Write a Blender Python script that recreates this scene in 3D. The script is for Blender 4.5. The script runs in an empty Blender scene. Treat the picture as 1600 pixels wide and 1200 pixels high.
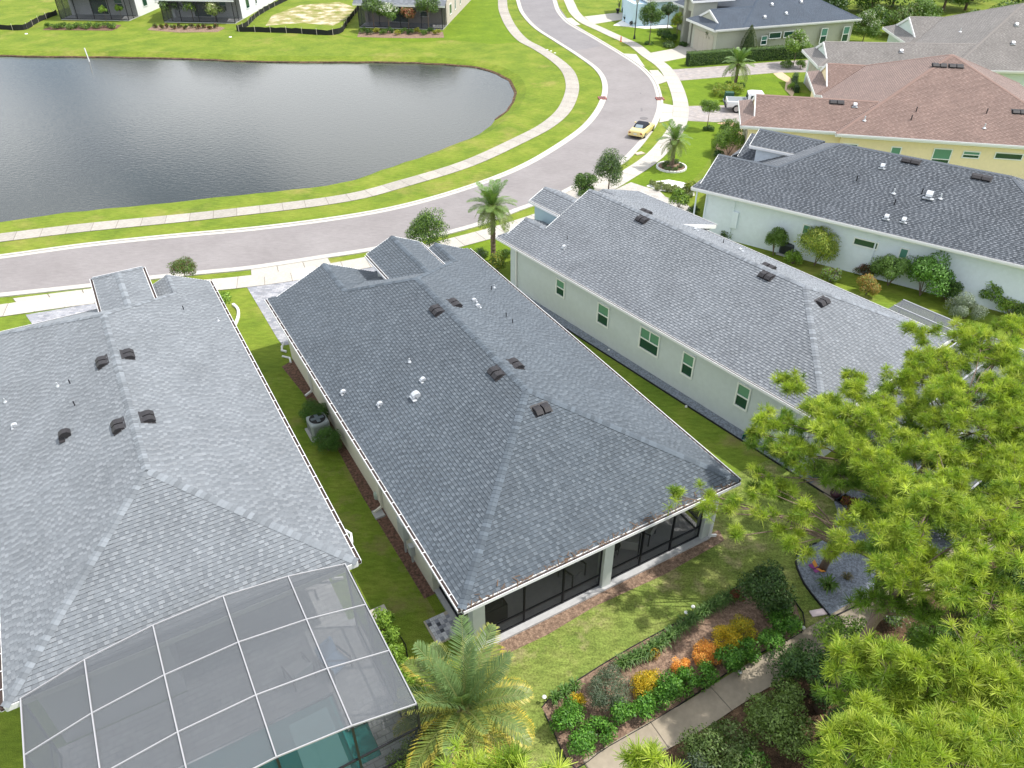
import bpy, math, random
import numpy as np
from mathutils import Matrix, Vector

# ------------------------------------------------------------------ camera, world, sun, exposure
S = bpy.context.scene
COL = S.collection
CAM_H, PITCH, FPX = 21.99, 0.6381, 1192.13
cam = bpy.data.cameras.new('camera'); camo = bpy.data.objects.new('camera', cam); COL.objects.link(camo)
camo.location = (0, 0, CAM_H); camo.rotation_euler = (math.pi/2-PITCH, 0, 0)
cam.sensor_width = 36; cam.lens = FPX/1600*36; cam.clip_start = .1; cam.clip_end = 3000
S.camera = camo
SUN_EL, SUN_AZ = math.radians(60), math.radians(4)      # azimuth measured from +X towards +Y
w = bpy.data.worlds.new('World'); S.world = w; w.use_nodes = True
nt = w.node_tree; nt.nodes.clear()
N, L = nt.nodes.new, nt.links.new
out = N('ShaderNodeOutputWorld'); bg = N('ShaderNodeBackground'); sky = N('ShaderNodeTexSky')
sky.sky_type = 'NISHITA'; sky.sun_disc = False; sky.sun_elevation = SUN_EL; sky.sun_rotation = math.pi/2-SUN_AZ
sky.air_density = 1.0; sky.dust_density = 2.0
tc = N('ShaderNodeTexCoord'); mp = N('ShaderNodeMapping'); mp.inputs['Scale'].default_value = (1, 1, 2.2)
nz = N('ShaderNodeTexNoise'); nz.inputs['Scale'].default_value = 1.9; nz.inputs['Detail'].default_value = 7; nz.inputs['Roughness'].default_value = .55
cr = N('ShaderNodeValToRGB'); cr.color_ramp.elements[0].position = .46; cr.color_ramp.elements[1].position = .56
mx = N('ShaderNodeMix'); mx.data_type = 'RGBA'
mx.inputs[7].default_value = (11.5, 11.8, 12.2, 1)
L(tc.outputs['Generated'], mp.inputs['Vector']); L(mp.outputs[0], nz.inputs['Vector']); L(nz.outputs[0], cr.inputs[0])
L(cr.outputs[0], mx.inputs[0]); L(sky.outputs[0], mx.inputs[6]); L(mx.outputs[2], bg.inputs[0]); L(bg.outputs[0], out.inputs[0])
bg.inputs[1].default_value = 0.135
sun = bpy.data.lights.new('sun', 'SUN'); suno = bpy.data.objects.new('sun', sun); COL.objects.link(suno)
sun.energy = 3.6; sun.angle = math.radians(.6); sun.color = (1, .96, .9)
dv = Vector((math.cos(SUN_EL)*math.cos(SUN_AZ), math.cos(SUN_EL)*math.sin(SUN_AZ), math.sin(SUN_EL)))
suno.rotation_euler = dv.to_track_quat('Z', 'Y').to_euler(); suno.location = (40, 20, 60)
S.view_settings.view_transform = 'Standard'; S.view_settings.look = 'None'
S.view_settings.exposure = 0.47; S.view_settings.gamma = 1; S.view_settings.use_curve_mapping = False

# ------------------------------------------------------------------ helpers
rnd = random.Random(7)
_cp, _sp = math.cos(PITCH), math.sin(PITCH)
def at(px, py, z=0.0):
    """photo survey: the place at height z seen at a photo pixel (1600x1200)"""
    x = (px-800)/FPX; y = (600-py)/FPX
    r = (x, _cp+y*_sp, -_sp+y*_cp); t = (z-CAM_H)/r[2]
    return (r[0]*t, r[1]*t, z)

MATS = {}
def mat(name, col=(.5, .5, .5), rough=.8, metal=0, spec=.3, noise=0, nscale=8, attr=False, bump=0, bscale=40, objrand=0, trans=0, col2=None, detail=4):
    if name in MATS: return MATS[name]
    m = bpy.data.materials.new(name); m.use_nodes = True; t = m.node_tree
    b = t.nodes['Principled BSDF']; b.inputs['Roughness'].default_value = rough; b.inputs['Metallic'].default_value = metal
    b.inputs['Specular IOR Level'].default_value = spec
    n, l = t.nodes.new, t.links.new
    if attr:
        a = n('ShaderNodeAttribute'); a.attribute_name = 'Col'; src = a.outputs['Color']
    else:
        r = n('ShaderNodeRGB'); r.outputs[0].default_value = (*col, 1); src = r.outputs[0]
    co = n('ShaderNodeTexCoord')
    if noise or col2:
        z = n('ShaderNodeTexNoise'); z.inputs['Scale'].default_value = nscale; z.inputs['Detail'].default_value = detail
        l(co.outputs['Object'], z.inputs['Vector'])
        if col2:
            rp = n('ShaderNodeValToRGB'); rp.color_ramp.elements[0].position = .38; rp.color_ramp.elements[1].position = .62
            l(z.outputs[0], rp.inputs[0])
            x = n('ShaderNodeMix'); x.data_type = 'RGBA'; l(rp.outputs[0], x.inputs[0]); l(src, x.inputs[6]); x.inputs[7].default_value = (*col2, 1); src = x.outputs[2]
        if noise:
            mr = n('ShaderNodeMapRange'); mr.inputs[1].default_value = .25; mr.inputs[2].default_value = .75
            mr.inputs[3].default_value = 1-noise; mr.inputs[4].default_value = 1+noise
            z2 = n('ShaderNodeTexNoise'); z2.inputs['Scale'].default_value = nscale*3.1; z2.inputs['Detail'].default_value = detail+2
            l(co.outputs['Object'], z2.inputs['Vector']); l(z2.outputs[0], mr.inputs[0])
            v = n('ShaderNodeVectorMath'); v.operation = 'SCALE'; l(src, v.inputs[0]); l(mr.outputs[0], v.inputs['Scale']); src = v.outputs[0]
    if objrand:
        oi = n('ShaderNodeObjectInfo'); mr = n('ShaderNodeMapRange'); mr.inputs[3].default_value = 1-objrand; mr.inputs[4].default_value = 1+objrand
        l(oi.outputs['Random'], mr.inputs[0]); v = n('ShaderNodeVectorMath'); v.operation = 'SCALE'; l(src, v.inputs[0]); l(mr.outputs[0], v.inputs['Scale']); src = v.outputs[0]
    l(src, b.inputs['Base Color'])
    if bump:
        z = n('ShaderNodeTexNoise'); z.inputs['Scale'].default_value = bscale; z.inputs['Detail'].default_value = 5; l(co.outputs['Object'], z.inputs['Vector'])
        bp = n('ShaderNodeBump'); bp.inputs['Strength'].default_value = bump; bp.inputs['Distance'].default_value = .02
        l(z.outputs[0], bp.inputs['Height']); l(bp.outputs[0], b.inputs['Normal'])
    if trans:
        tr = n('ShaderNodeBsdfTranslucent'); mxs = n('ShaderNodeMixShader'); mxs.inputs[0].default_value = trans
        v = n('ShaderNodeVectorMath'); v.operation = 'MULTIPLY'; v.inputs[1].default_value = (1.5, 1.5, .5); l(src, v.inputs[0]); l(v.outputs[0], tr.inputs[0])
        l(b.outputs[0], mxs.inputs[1]); l(tr.outputs[0], mxs.inputs[2]); l(mxs.outputs[0], t.nodes['Material Output'].inputs[0])
    MATS[name] = m
    return m

def mesh_np(name, V, F, cols=None, smooth=False):
    V = np.asarray(V, np.float32); F = np.asarray(F, np.int32)
    me = bpy.data.meshes.new(name); k = F.shape[1]
    me.vertices.add(len(V)); me.vertices.foreach_set('co', V.ravel())
    me.loops.add(F.size); me.loops.foreach_set('vertex_index', F.ravel())
    me.polygons.add(len(F)); me.polygons.foreach_set('loop_start', np.arange(0, F.size, k, dtype=np.int32))
    me.polygons.foreach_set('loop_total', np.full(len(F), k, np.int32))
    if smooth: me.polygons.foreach_set('use_smooth', np.ones(len(F), bool))
    if cols is not None:
        c = np.ones((len(F), 4), np.float32); c[:, :3] = cols
        at_ = me.attributes.new('Col', 'FLOAT_COLOR', 'FACE'); at_.data.foreach_set('color', c.ravel())
    me.update(); me.validate()
    return me

def link(name, me, m, parent=None, loc=None, rot=None, kind=None):
    o = bpy.data.objects.new(name, me); COL.objects.link(o)
    if m is not None and not me.materials: me.materials.append(m)
    if parent: o.parent = parent
    if loc is not None: o.location = loc
    if rot is not None: o.rotation_euler = rot
    if kind: o['kind'] = kind
    return o

class MB:
    def __init__(s): s.v = []; s.f = []
    def poly(s, pts):
        i = len(s.v); s.v += [tuple(p) for p in pts]; s.f.append(tuple(range(i, i+len(pts)))); return s
    def hexa(s, p):           # 8 points: bottom 4, top 4
        i = len(s.v); s.v += [tuple(q) for q in p]
        for f in ((3, 2, 1, 0), (4, 5, 6, 7), (0, 1, 5, 4), (1, 2, 6, 5), (2, 3, 7, 6), (3, 0, 4, 7)): s.f.append(tuple(i+k for k in f))
        return s
    def box(s, x0, x1, y0, y1, z0, z1):
        return s.hexa([(x0, y0, z0), (x1, y0, z0), (x1, y1, z0), (x0, y1, z0), (x0, y0, z1), (x1, y0, z1), (x1, y1, z1), (x0, y1, z1)])
    def prism(s, pts, z0, z1):
        n = len(pts); i = len(s.v)
        s.v += [(p[0], p[1], z0) for p in pts] + [(p[0], p[1], z1) for p in pts]
        s.f.append(tuple(range(i+n-1, i-1, -1))); s.f.append(tuple(range(i+n, i+2*n)))
        for k in range(n): j = (k+1) % n; s.f.append((i+k, i+j, i+n+j, i+n+k))
        return s
    def beam(s, a, b, w, h, up=(0, 0, 1)):     # bar a->b, width w (sideways), height h
        a = Vector(a); b = Vector(b); d = (b-a).normalized(); u = Vector(up); x = d.cross(u)
        if x.length < 1e-4: x = d.cross(Vector((1, 0, 0)))
        x.normalize(); u = x.cross(d).normalized(); x = x*w/2; u = u*h/2
        return s.hexa([a-x-u, a+x-u, b+x-u, b-x-u, a-x+u, a+x+u, b+x+u, b-x+u])
    def tube(s, pts, rad, n=8, cap=True):
        pts = [Vector(p) for p in pts]; i0 = len(s.v)
        if not isinstance(rad, (list, tuple)): rad = [rad]*len(pts)
        ref = Vector((.3, .9, .2))
        for k, p in enumerate(pts):
            d = (pts[min(k+1, len(pts)-1)]-pts[max(k-1, 0)]).normalized()
            x = d.cross(ref); 
            if x.length < .1: x = d.cross(Vector((1, 0, 0)))
            x.normalize(); y = d.cross(x)
            for j in range(n):
                a = 2*math.pi*j/n; s.v.append(tuple(p+(x*math.cos(a)+y*math.sin(a))*rad[k]))
        for k in range(len(pts)-1):
            for j in range(n):
                q = (j+1) % n; s.f.append((i0+k*n+j, i0+k*n+q, i0+(k+1)*n+q, i0+(k+1)*n+j))
        if cap: s.f.append(tuple(i0+j for j in range(n))[::-1]); s.f.append(tuple(i0+(len(pts)-1)*n+j for j in range(n)))
        return s
    def lathe(s, prof, c=(0, 0, 0), n=16):     # prof: (r,z)
        i0 = len(s.v)
        for r, z in prof:
            for j in range(n):
                a = 2*math.pi*j/n; s.v.append((c[0]+r*math.cos(a), c[1]+r*math.sin(a), c[2]+z))
        for k in range(len(prof)-1):
            for j in range(n):
                q = (j+1) % n; s.f.append((i0+k*n+j, i0+k*n+q, i0+(k+1)*n+q, i0+(k+1)*n+j))
        s.f.append(tuple(i0+j for j in range(n))[::-1]); s.f.append(tuple(i0+(len(prof)-1)*n+j for j in range(n)))
        return s
    def mesh(s, name, smooth=False):
        me = bpy.data.meshes.new(name); me.from_pydata(s.v, [], s.f)
        if smooth: me.polygons.foreach_set('use_smooth', np.ones(len(me.polygons), bool))
        me.update(); return me
    def build(s, name, m, parent=None, smooth=False, kind=None, bevel=0, loc=None, rot=None):
        o = link(name, s.mesh(name, smooth), m, parent, loc, rot, kind)
        if bevel:
            b = o.modifiers.new('bevel', 'BEVEL'); b.width = bevel; b.segments = 2; b.limit_method = 'ANGLE'
        return o

def thing(name, label, cat, loc=(0, 0, 0), rz=0, group=None):
    o = bpy.data.objects.new(name, None); COL.objects.link(o); o.location = loc; o.rotation_euler = (0, 0, rz); o.empty_display_size = .3
    o['label'] = label; o['category'] = cat
    if group: o['group'] = group
    return o
def tag(o, label, cat, group=None):
    o['label'] = label; o['category'] = cat
    if group: o['group'] = group
    return o
def copy_thing(root, loc, rz, label, group=None, scale=1):
    def cp(o, par):
        c = o.copy(); COL.objects.link(c); c.parent = par
        for ch in o.children: cp(ch, c)
        return c
    r = cp(root, None); r.location = loc; r.rotation_euler = (0, 0, rz); r.scale = (scale,)*3; r['label'] = label
    if group: r['group'] = group
    return r

# ------------------------------------------------------------------ materials
M_white = mat('white_paint', (.78, .78, .76), .5, noise=.05, nscale=3)
M_alum = mat('white_aluminium', (.74, .74, .74), .4)
M_dark = mat('dark_metal', (.02, .02, .025), .4); M_grey = mat('grey_aluminium', (.33, .34, .36), .5); M_beam = mat('muted_beam', (.34, .34, .35), .5)
M_black = mat('black_plastic', (.012, .012, .014), .5)
M_inside = mat('gutter_trough', (.05, .035, .03), .8)
M_conc = mat('concrete', (.42, .395, .35), .9, noise=.13, nscale=2.2, objrand=.06)
M_old = mat('weathered_concrete', (.34, .315, .275), .9, noise=.16, nscale=1.6, objrand=.09)
M_curb = mat('curb_concrete', (.45, .43, .39), .9, noise=.12, nscale=1.5)
M_joint = mat('joint', (.16, .14, .11), .9)
M_path = mat('path_concrete', (.31, .265, .20), .9, noise=.12, nscale=2, objrand=.04)
M_slab = mat('slab_concrete', (.42, .42, .42), .85, noise=.1, nscale=2)
M_soil = mat('mulch', (.19, .105, .075), .95, noise=.5, nscale=9, col2=(.09, .055, .04), bump=1, bscale=25, detail=6)
M_soil2 = mat('pale_mulch', (.27, .185, .13), .95, noise=.5, nscale=7, col2=(.16, .105, .075), bump=1, bscale=25, detail=6)
M_sand = mat('bare_sand', (.58, .5, .38), .95, noise=.2, nscale=2)
M_gravel = mat('blue_gravel', (.27, .30, .35), .9, noise=.5, nscale=12, col2=(.15, .17, .2), bump=1.5, bscale=30, detail=7)
M_wstone = mat('white_stone', (.72, .71, .68), .9, noise=.25, nscale=10, bump=1, bscale=20)
M_bark = mat('bark', (.17, .125, .095), .95, noise=.4, nscale=10, bump=1, bscale=18)
M_pbark = mat('palm_trunk', (.19, .14, .10), .95, noise=.5, nscale=12, bump=1, bscale=14)
M_leaf = mat('leaves', attr=True, rough=.5, spec=.35, trans=.22)
M_need = mat('needles', attr=True, rough=.5, spec=.25, trans=.3)
M_frond = mat('fronds', attr=True, rough=.45, spec=.4, trans=.18)
M_glass = mat('window_glass', (.015, .06, .045), .08, spec=.8)
M_glass2 = mat('blind_behind_glass', (.10, .26, .19), .12, spec=.8)
M_gframe = mat('window_vinyl', (.78, .8, .78), .45)
M_edge = mat('bed_edging', (.02, .02, .022), .7)
M_tyre = mat('tyre', (.015, .015, .015), .8)
M_rim = mat('rim', (.45, .45, .47), .3, metal=.9)
M_pot = mat('glazed_pot', (.05, .02, .03), .3)
M_vent = mat('vent_charcoal', (.030, .028, .030), .55, noise=.2)
M_galv = mat('galvanised', (.6, .62, .64), .35, metal=.4)

def attr_shingle(name, rough=.85):
    m = mat(name, attr=True, rough=rough, noise=.18, nscale=14, spec=.25)
    t = m.node_tree; b = t.nodes['Principled BSDF']; b.inputs['Sheen Weight'].default_value = .22; b.inputs['Sheen Roughness'].default_value = .45
    # weather streaks: broad uneven staining over the whole roof
    z = t.nodes.new('ShaderNodeTexNoise'); z.inputs['Scale'].default_value = .55; z.inputs['Detail'].default_value = 7; z.inputs['Roughness'].default_value = .62
    co = t.nodes.new('ShaderNodeTexCoord'); t.links.new(co.outputs['Object'], z.inputs['Vector'])
    mr = t.nodes.new('ShaderNodeMapRange'); mr.inputs[1].default_value = .3; mr.inputs[2].default_value = .7; mr.inputs[3].default_value = .88; mr.inputs[4].default_value = 1.1
    v = t.nodes.new('ShaderNodeVectorMath'); v.operation = 'SCALE'; s_ = b.inputs['Base Color'].links[0].from_socket
    t.links.new(z.outputs[0], mr.inputs[0]); t.links.new(s_, v.inputs[0]); t.links.new(mr.outputs[0], v.inputs['Scale']); t.links.new(v.outputs[0], b.inputs['Base Color'])
    return m
M_shin = attr_shingle('shingles')

def screen_mat(name, col, op, rough=.6):
    m = bpy.data.materials.new(name); m.use_nodes = True; t = m.node_tree; n, l = t.nodes.new, t.links.new
    b = t.nodes['Principled BSDF']; b.inputs['Base Color'].default_value = (*col, 1); b.inputs['Roughness'].default_value = rough
    tr = n('ShaderNodeBsdfTransparent'); mxs = n('ShaderNodeMixShader'); mxs.inputs[0].default_value = op
    l(tr.outputs[0], mxs.inputs[1]); l(b.outputs[0], mxs.inputs[2]); l(mxs.outputs[0], t.nodes['Material Output'].inputs[0])
    return m
M_screen = screen_mat('porch_screen', (.02, .022, .025), .30)
M_cageroof = screen_mat('cage_roof_screen', (.12, .13, .14), .58, .9)
M_cageside = screen_mat('cage_side_screen', (.05, .055, .06), .28)

def ramp_mat(name, stops, scale, rough=.95, bump=.6, bscale=30, fine=.35, fscale=30, second=None, streak=None):
    m = bpy.data.materials.new(name); m.use_nodes = True; t = m.node_tree; n, l = t.nodes.new, t.links.new
    b = t.nodes['Principled BSDF']; b.inputs['Roughness'].default_value = rough; b.inputs['Specular IOR Level'].default_value = .15
    co = n('ShaderNodeTexCoord')
    z = n('ShaderNodeTexNoise'); z.inputs['Scale'].default_value = scale; z.inputs['Detail'].default_value = 8; z.inputs['Roughness'].default_value = .6
    l(co.outputs['Object'], z.inputs['Vector'])
    r = n('ShaderNodeValToRGB'); e = r.color_ramp.elements
    e[0].position, e[0].color = stops[0][0], (*stops[0][1], 1); e[1].position, e[1].color = stops[-1][0], (*stops[-1][1], 1)
    for p_, c_ in stops[1:-1]: q = e.new(p_); q.color = (*c_, 1)
    l(z.outputs[0], r.inputs[0]); src = r.outputs[0]
    if second:      # (scale, lo, hi, colour): patches of another colour
        z3 = n('ShaderNodeTexNoise'); z3.inputs['Scale'].default_value = second[0]; z3.inputs['Detail'].default_value = 6; z3.inputs['Roughness'].default_value = .65
        mpn = n('ShaderNodeMapping'); mpn.inputs['Location'].default_value = (31, 7, 3); l(co.outputs['Object'], mpn.inputs[0]); l(mpn.outputs[0], z3.inputs['Vector'])
        mr = n('ShaderNodeMapRange'); mr.inputs[1].default_value = second[1]; mr.inputs[2].default_value = second[2]; l(z3.outputs[0], mr.inputs[0])
        x = n('ShaderNodeMix'); x.data_type = 'RGBA'; l(mr.outputs[0], x.inputs[0]); l(src, x.inputs[6]); x.inputs[7].default_value = (*second[3], 1); src = x.outputs[2]
    z2 = n('ShaderNodeTexNoise'); z2.inputs['Scale'].default_value = fscale; z2.inputs['Detail'].default_value = 6; z2.inputs['Roughness'].default_value = .7
    l(co.outputs['Object'], z2.inputs['Vector'])
    mr = n('ShaderNodeMapRange'); mr.inputs[1].default_value = .3; mr.inputs[2].default_value = .7; mr.inputs[3].default_value = 1-fine; mr.inputs[4].default_value = 1+fine
    l(z2.outputs[0], mr.inputs[0]); v = n('ShaderNodeVectorMath'); v.operation = 'SCALE'; l(src, v.inputs[0]); l(mr.outputs[0], v.inputs['Scale']); l(v.outputs[0], b.inputs['Base Color'])
    z5 = n('ShaderNodeTexNoise'); z5.inputs['Scale'].default_value = 4.2; z5.inputs['Detail'].default_value = 7; z5.inputs['Roughness'].default_value = .7
    mp5 = n('ShaderNodeMapping'); mp5.inputs['Scale'].default_value = (.45, 1.3, 1); mp5.inputs['Rotation'].default_value = (0, 0, .6); l(co.outputs['Object'], mp5.inputs[0]); l(mp5.outputs[0], z5.inputs['Vector'])
    mr5 = n('ShaderNodeMapRange'); mr5.inputs[1].default_value = .3; mr5.inputs[2].default_value = .7; mr5.inputs[3].default_value = 1-fine*.8; mr5.inputs[4].default_value = 1+fine*.7; l(z5.outputs[0], mr5.inputs[0])
    v5 = n('ShaderNodeVectorMath'); v5.operation = 'SCALE'; l(v.outputs[0], v5.inputs[0]); l(mr5.outputs[0], v5.inputs['Scale']); l(v5.outputs[0], b.inputs['Base Color'])
    if bump:
        z4 = n('ShaderNodeTexNoise'); z4.inputs['Scale'].default_value = bscale; z4.inputs['Detail'].default_value = 6; l(co.outputs['Object'], z4.inputs['Vector'])
        bp = n('ShaderNodeBump'); bp.inputs['Strength'].default_value = bump; bp.inputs['Distance'].default_value = .04; l(z4.outputs[0], bp.inputs['Height']); l(bp.outputs[0], b.inputs['Normal'])
    return m
M_grass = ramp_mat('grass_ground', [(.3, (.10, .155, .018)), (.5, (.145, .20, .022)), (.7, (.20, .235, .035))], .35, second=(.22, .56, .74, (.25, .235, .06)))
M_lush = ramp_mat('lush_grass', [(.3, (.10, .165, .012)), (.6, (.135, .205, .014)), (.75, (.17, .23, .025))], .5, fine=.25)
M_side = ramp_mat('side_grass', [(.3, (.105, .17, .02)), (.5, (.15, .215, .025)), (.72, (.20, .235, .04))], .5, fine=.35, second=(.35, .56, .72, (.23, .19, .08)))
M_yard = ramp_mat('yard_grass', [(.3, (.12, .175, .035)), (.52, (.175, .22, .05)), (.72, (.24, .25, .085))], .7, fine=.5, fscale=14, second=(.7, .55, .70, (.30, .26, .13)))
M_asph = ramp_mat('asphalt', [(.3, (.215, .198, .195)), (.7, (.26, .242, .238))], .3, fine=.14, fscale=60, bump=.2, bscale=80)
M_asph2 = ramp_mat('older_asphalt', [(.3, (.198, .188, .192)), (.7, (.235, .224, .226))], .3, fine=.14, fscale=60, bump=.2, bscale=80)
M_litter = ramp_mat('leaf_litter', [(.3, (.05, .035, .022)), (.55, (.12, .075, .045)), (.75, (.19, .12, .07))], 3, fine=.5, fscale=20, bump=1)

def paver_mat(name, c1, c2, c3, sx=.32):
    m = bpy.data.materials.new(name); m.use_nodes = True; t = m.node_tree; n, l = t.nodes.new, t.links.new
    b = t.nodes['Principled BSDF']; b.inputs['Roughness'].default_value = .85
    co = n('ShaderNodeTexCoord'); br = n('ShaderNodeTexBrick'); br.inputs['Scale'].default_value = 1/sx*.5
    br.inputs['Color1'].default_value = (*c1, 1); br.inputs['Color2'].default_value = (*c2, 1); br.inputs['Mortar'].default_value = (*c3, 1)
    br.inputs['Mortar Size'].default_value = .02; br.inputs['Bias'].default_value = 0
    z = n('ShaderNodeTexNoise'); z.inputs['Scale'].default_value = 1.7; z.inputs['Detail'].default_value = 6
    l(co.outputs['Object'], br.inputs['Vector']); l(co.outputs['Object'], z.inputs['Vector'])
    mr = n('ShaderNodeMapRange'); mr.inputs[1].default_value = .3; mr.inputs[2].default_value = .7; mr.inputs[3].default_value = .82; mr.inputs[4].default_value = 1.15
    l(z.outputs[0], mr.inputs[0]); v = n('ShaderNodeVectorMath'); v.operation = 'SCALE'; l(br.outputs[0], v.inputs[0]); l(mr.outputs[0], v.inputs['Scale']); l(v.outputs[0], b.inputs['Base Color'])
    return m
M_pav = paver_mat('grey_pavers', (.36, .36, .38), (.2, .21, .24), (.22, .22, .22))
M_pav2 = paver_mat('pinkish_pavers', (.38, .33, .30), (.27, .25, .25), (.25, .23, .21))
M_pav3 = paver_mat('light_pavers', (.47, .44, .40), (.38, .36, .33), (.3, .28, .26))

def water_mat(name, col, rough, bscale, bstr):
    m = bpy.data.materials.new(name); m.use_nodes = True; t = m.node_tree; n, l = t.nodes.new, t.links.new
    b = t.nodes['Principled BSDF']; b.inputs['Base Color'].default_value = (*col, 1); b.inputs['Roughness'].default_value = rough
    b.inputs['IOR'].default_value = 1.33; b.inputs['Specular IOR Level'].default_value = .5
    co = n('ShaderNodeTexCoord'); mp_ = n('ShaderNodeMapping'); mp_.inputs['Scale'].default_value = (1, 1.7, 1); mp_.inputs['Rotation'].default_value = (0, 0, .5)
    z = n('ShaderNodeTexNoise'); z.inputs['Scale'].default_value = bscale; z.inputs['Detail'].default_value = 5
    l(co.outputs['Object'], mp_.inputs[0]); l(mp_.outputs[0], z.inputs['Vector'])
    bp = n('ShaderNodeBump'); bp.inputs['Strength'].default_value = bstr; bp.inputs['Distance'].default_value = .08
    l(z.outputs[0], bp.inputs['Height']); l(bp.outputs[0], b.inputs['Normal'])
    return m
M_pond = water_mat('pond_water', (.045, .05, .045), .08, 2.6, .13)
M_pool = water_mat('pool_water', (.03, .28, .27), .05, 2.5, .15)

# ------------------------------------------------------------------ ground, pond, road, pavements
from mathutils.geometry import tessellate_polygon
def W2(pts, z=0): return [Vector(at(p[0], p[1], z)[:2]) for p in pts]
def smooth(P, step=.8, closed=False):
    n = len(P); out = []
    rng = range(n if closed else n-1)
    for i in rng:
        if closed: a, b, c, d = P[i-1], P[i], P[(i+1) % n], P[(i+2) % n]
        else:
            b, c = P[i], P[i+1]; a = P[i-1] if i else b*2-c; d = P[i+2] if i+2 < n else c*2-b
        k = max(1, int((c-b).length/step))
        for j in range(k):
            t = j/k; out.append(.5*((2*b)+(c-a)*t+(2*a-5*b+4*c-d)*t*t+(3*b-a-3*c+d)*t**3))
    if not closed: out.append(P[-1])
    return out
def extend(P, d0=0, d1=0):
    P = list(P)
    if d0: P.insert(0, P[0]+(P[0]-P[1]).normalized()*d0)
    if d1: P.append(P[-1]+(P[-1]-P[-2]).normalized()*d1)
    return P
def resample(P, step):
    out = [P[0].copy()]; acc = 0
    for a, b in zip(P, P[1:]):
        L_ = (b-a).length
        if L_ < 1e-6: continue
        t = step-acc
        while t <= L_: out.append(a+(b-a)*(t/L_)); t += step
        acc = (acc+L_) % step
    return out
def normals(P, closed=False):
    n = len(P); R_ = []
    for i in range(n):
        a = P[i-1] if (i or closed) else P[0]; b = P[(i+1) % n] if (i < n-1 or closed) else P[-1]
        d = (b-a).normalized(); R_.append(Vector((d.y, -d.x)))       # right-hand side
    return R_
def offset(P, d, closed=False): return [p+n*d for p, n in zip(P, normals(P, closed))]
def sheet(name, pts, z, m, parent=None, kind='structure', thick=0):
    V = [Vector((p[0], p[1], z)) for p in pts]; tris = tessellate_polygon([V]); mb = MB()
    mb.v = [tuple(v) for v in V]
    for t in tris:
        a, b, c = (V[i] for i in t)
        if (b-a).cross(c-a).z < 0: t = (t[0], t[2], t[1])
        mb.f.append(tuple(t))
    if thick:
        n = len(V); mb.v += [(v.x, v.y, z-thick) for v in V]
        ccw = sum(V[i].x*V[(i+1) % n].y-V[(i+1) % n].x*V[i].y for i in range(n)) > 0
        for i in range(n):
            j = (i+1) % n; mb.f.append((n+i, n+j, j, i) if ccw else (n+j, n+i, i, j))
    return mb.build(name, m, parent, kind=kind)
def strip_mesh(mb, P, d0, d1, z, thick):
    A = offset(P, d0); B = offset(P, d1); n = len(P); i = len(mb.v)
    for a, b in zip(A, B): mb.v += [(a.x, a.y, z-thick), (a.x, a.y, z), (b.x, b.y, z), (b.x, b.y, z-thick)]
    for k in range(n-1):
        o = i+4*k
        for q in ((0, 1), (1, 2), (2, 3)): mb.f.append((o+q[0], o+4+q[0], o+4+q[1], o+q[1])[::-1])
    mb.f.append((i, i+1, i+2, i+3)); mb.f.append((i+4*n-1, i+4*n-2, i+4*n-3, i+4*n-4))
    return mb

shore = W2([(-500, 420), (-200, 377), (0, 348), (133, 330), (267, 317), (400, 303), (533, 286), (633, 254), (700, 230), (750, 209), (783, 182), (801, 160), (803, 140), (794, 126), (768, 112), (746, 106), (713, 103), (666, 100), (600, 98), (533, 98), (400, 97), (267, 92), (133, 90), (0, 88), (-200, 84), (-500, 80)], -.45)
shore = smooth(shore, 1.2, True)
jr = random.Random(3)
shore = [p+Vector((jr.uniform(-.12, .12), jr.uniform(-.12, .12))) for p in shore]
ccw = sum(shore[i].x*shore[(i+1) % len(shore)].y-shore[(i+1) % len(shore)].x*shore[i].y for i in range(len(shore))) > 0
sg = 1 if ccw else -1
rim_ = offset(shore, 1.15*sg, True); bed_ = offset(shore, -.8*sg, True)
OUT = [Vector(p) for p in ((-500, -120), (500, -120), (500, 700), (-500, 700))]
import bmesh
bm = bmesh.new()
vo = [bm.verts.new((p.x, p.y, 0)) for p in OUT]; vr = [bm.verts.new((p.x, p.y, 0)) for p in rim_]
_c, _s = math.cos(.522), math.sin(.522)
hole = [bm.verts.new((-13.406+u*_c-v*_s, 11.102+u*_s+v*_c, 0)) for u, v in ((3.0, -5.1), (8.6, -5.1), (8.6, -1.8), (3.0, -1.8))]
es = [bm.edges.new((hole[i], hole[(i+1) % 4])) for i in range(4)]
es += [bm.edges.new((vo[i], vo[(i+1) % 4])) for i in range(4)]+[bm.edges.new((vr[i], vr[(i+1) % len(vr)])) for i in range(len(vr))]
bmesh.ops.triangle_fill(bm, use_beauty=True, use_dissolve=False, edges=es)
bmesh.ops.recalc_face_normals(bm, faces=bm.faces[:])
if sum(f.normal.z for f in bm.faces) < 0: bmesh.ops.reverse_faces(bm, faces=bm.faces[:])
me = bpy.data.meshes.new('ground'); bm.to_mesh(me); bm.free()
link('ground', me, M_grass, kind='structure')
mb = MB(); n = len(shore)
for a, b, c in zip(rim_, shore, bed_): mb.v += [(a.x, a.y, 0), (b.x, b.y, -.42+jr.uniform(-.03, .03)), (c.x, c.y, -.95)]
for i in range(n):
    j = (i+1) % n
    for q in (0, 1):
        f = (3*i+q, 3*j+q, 3*j+q+1, 3*i+q+1); mb.f.append(f[::-1] if ccw else f)
bank = mb.build('pond_bank', M_grass, kind='structure')
mb = MB()
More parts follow.
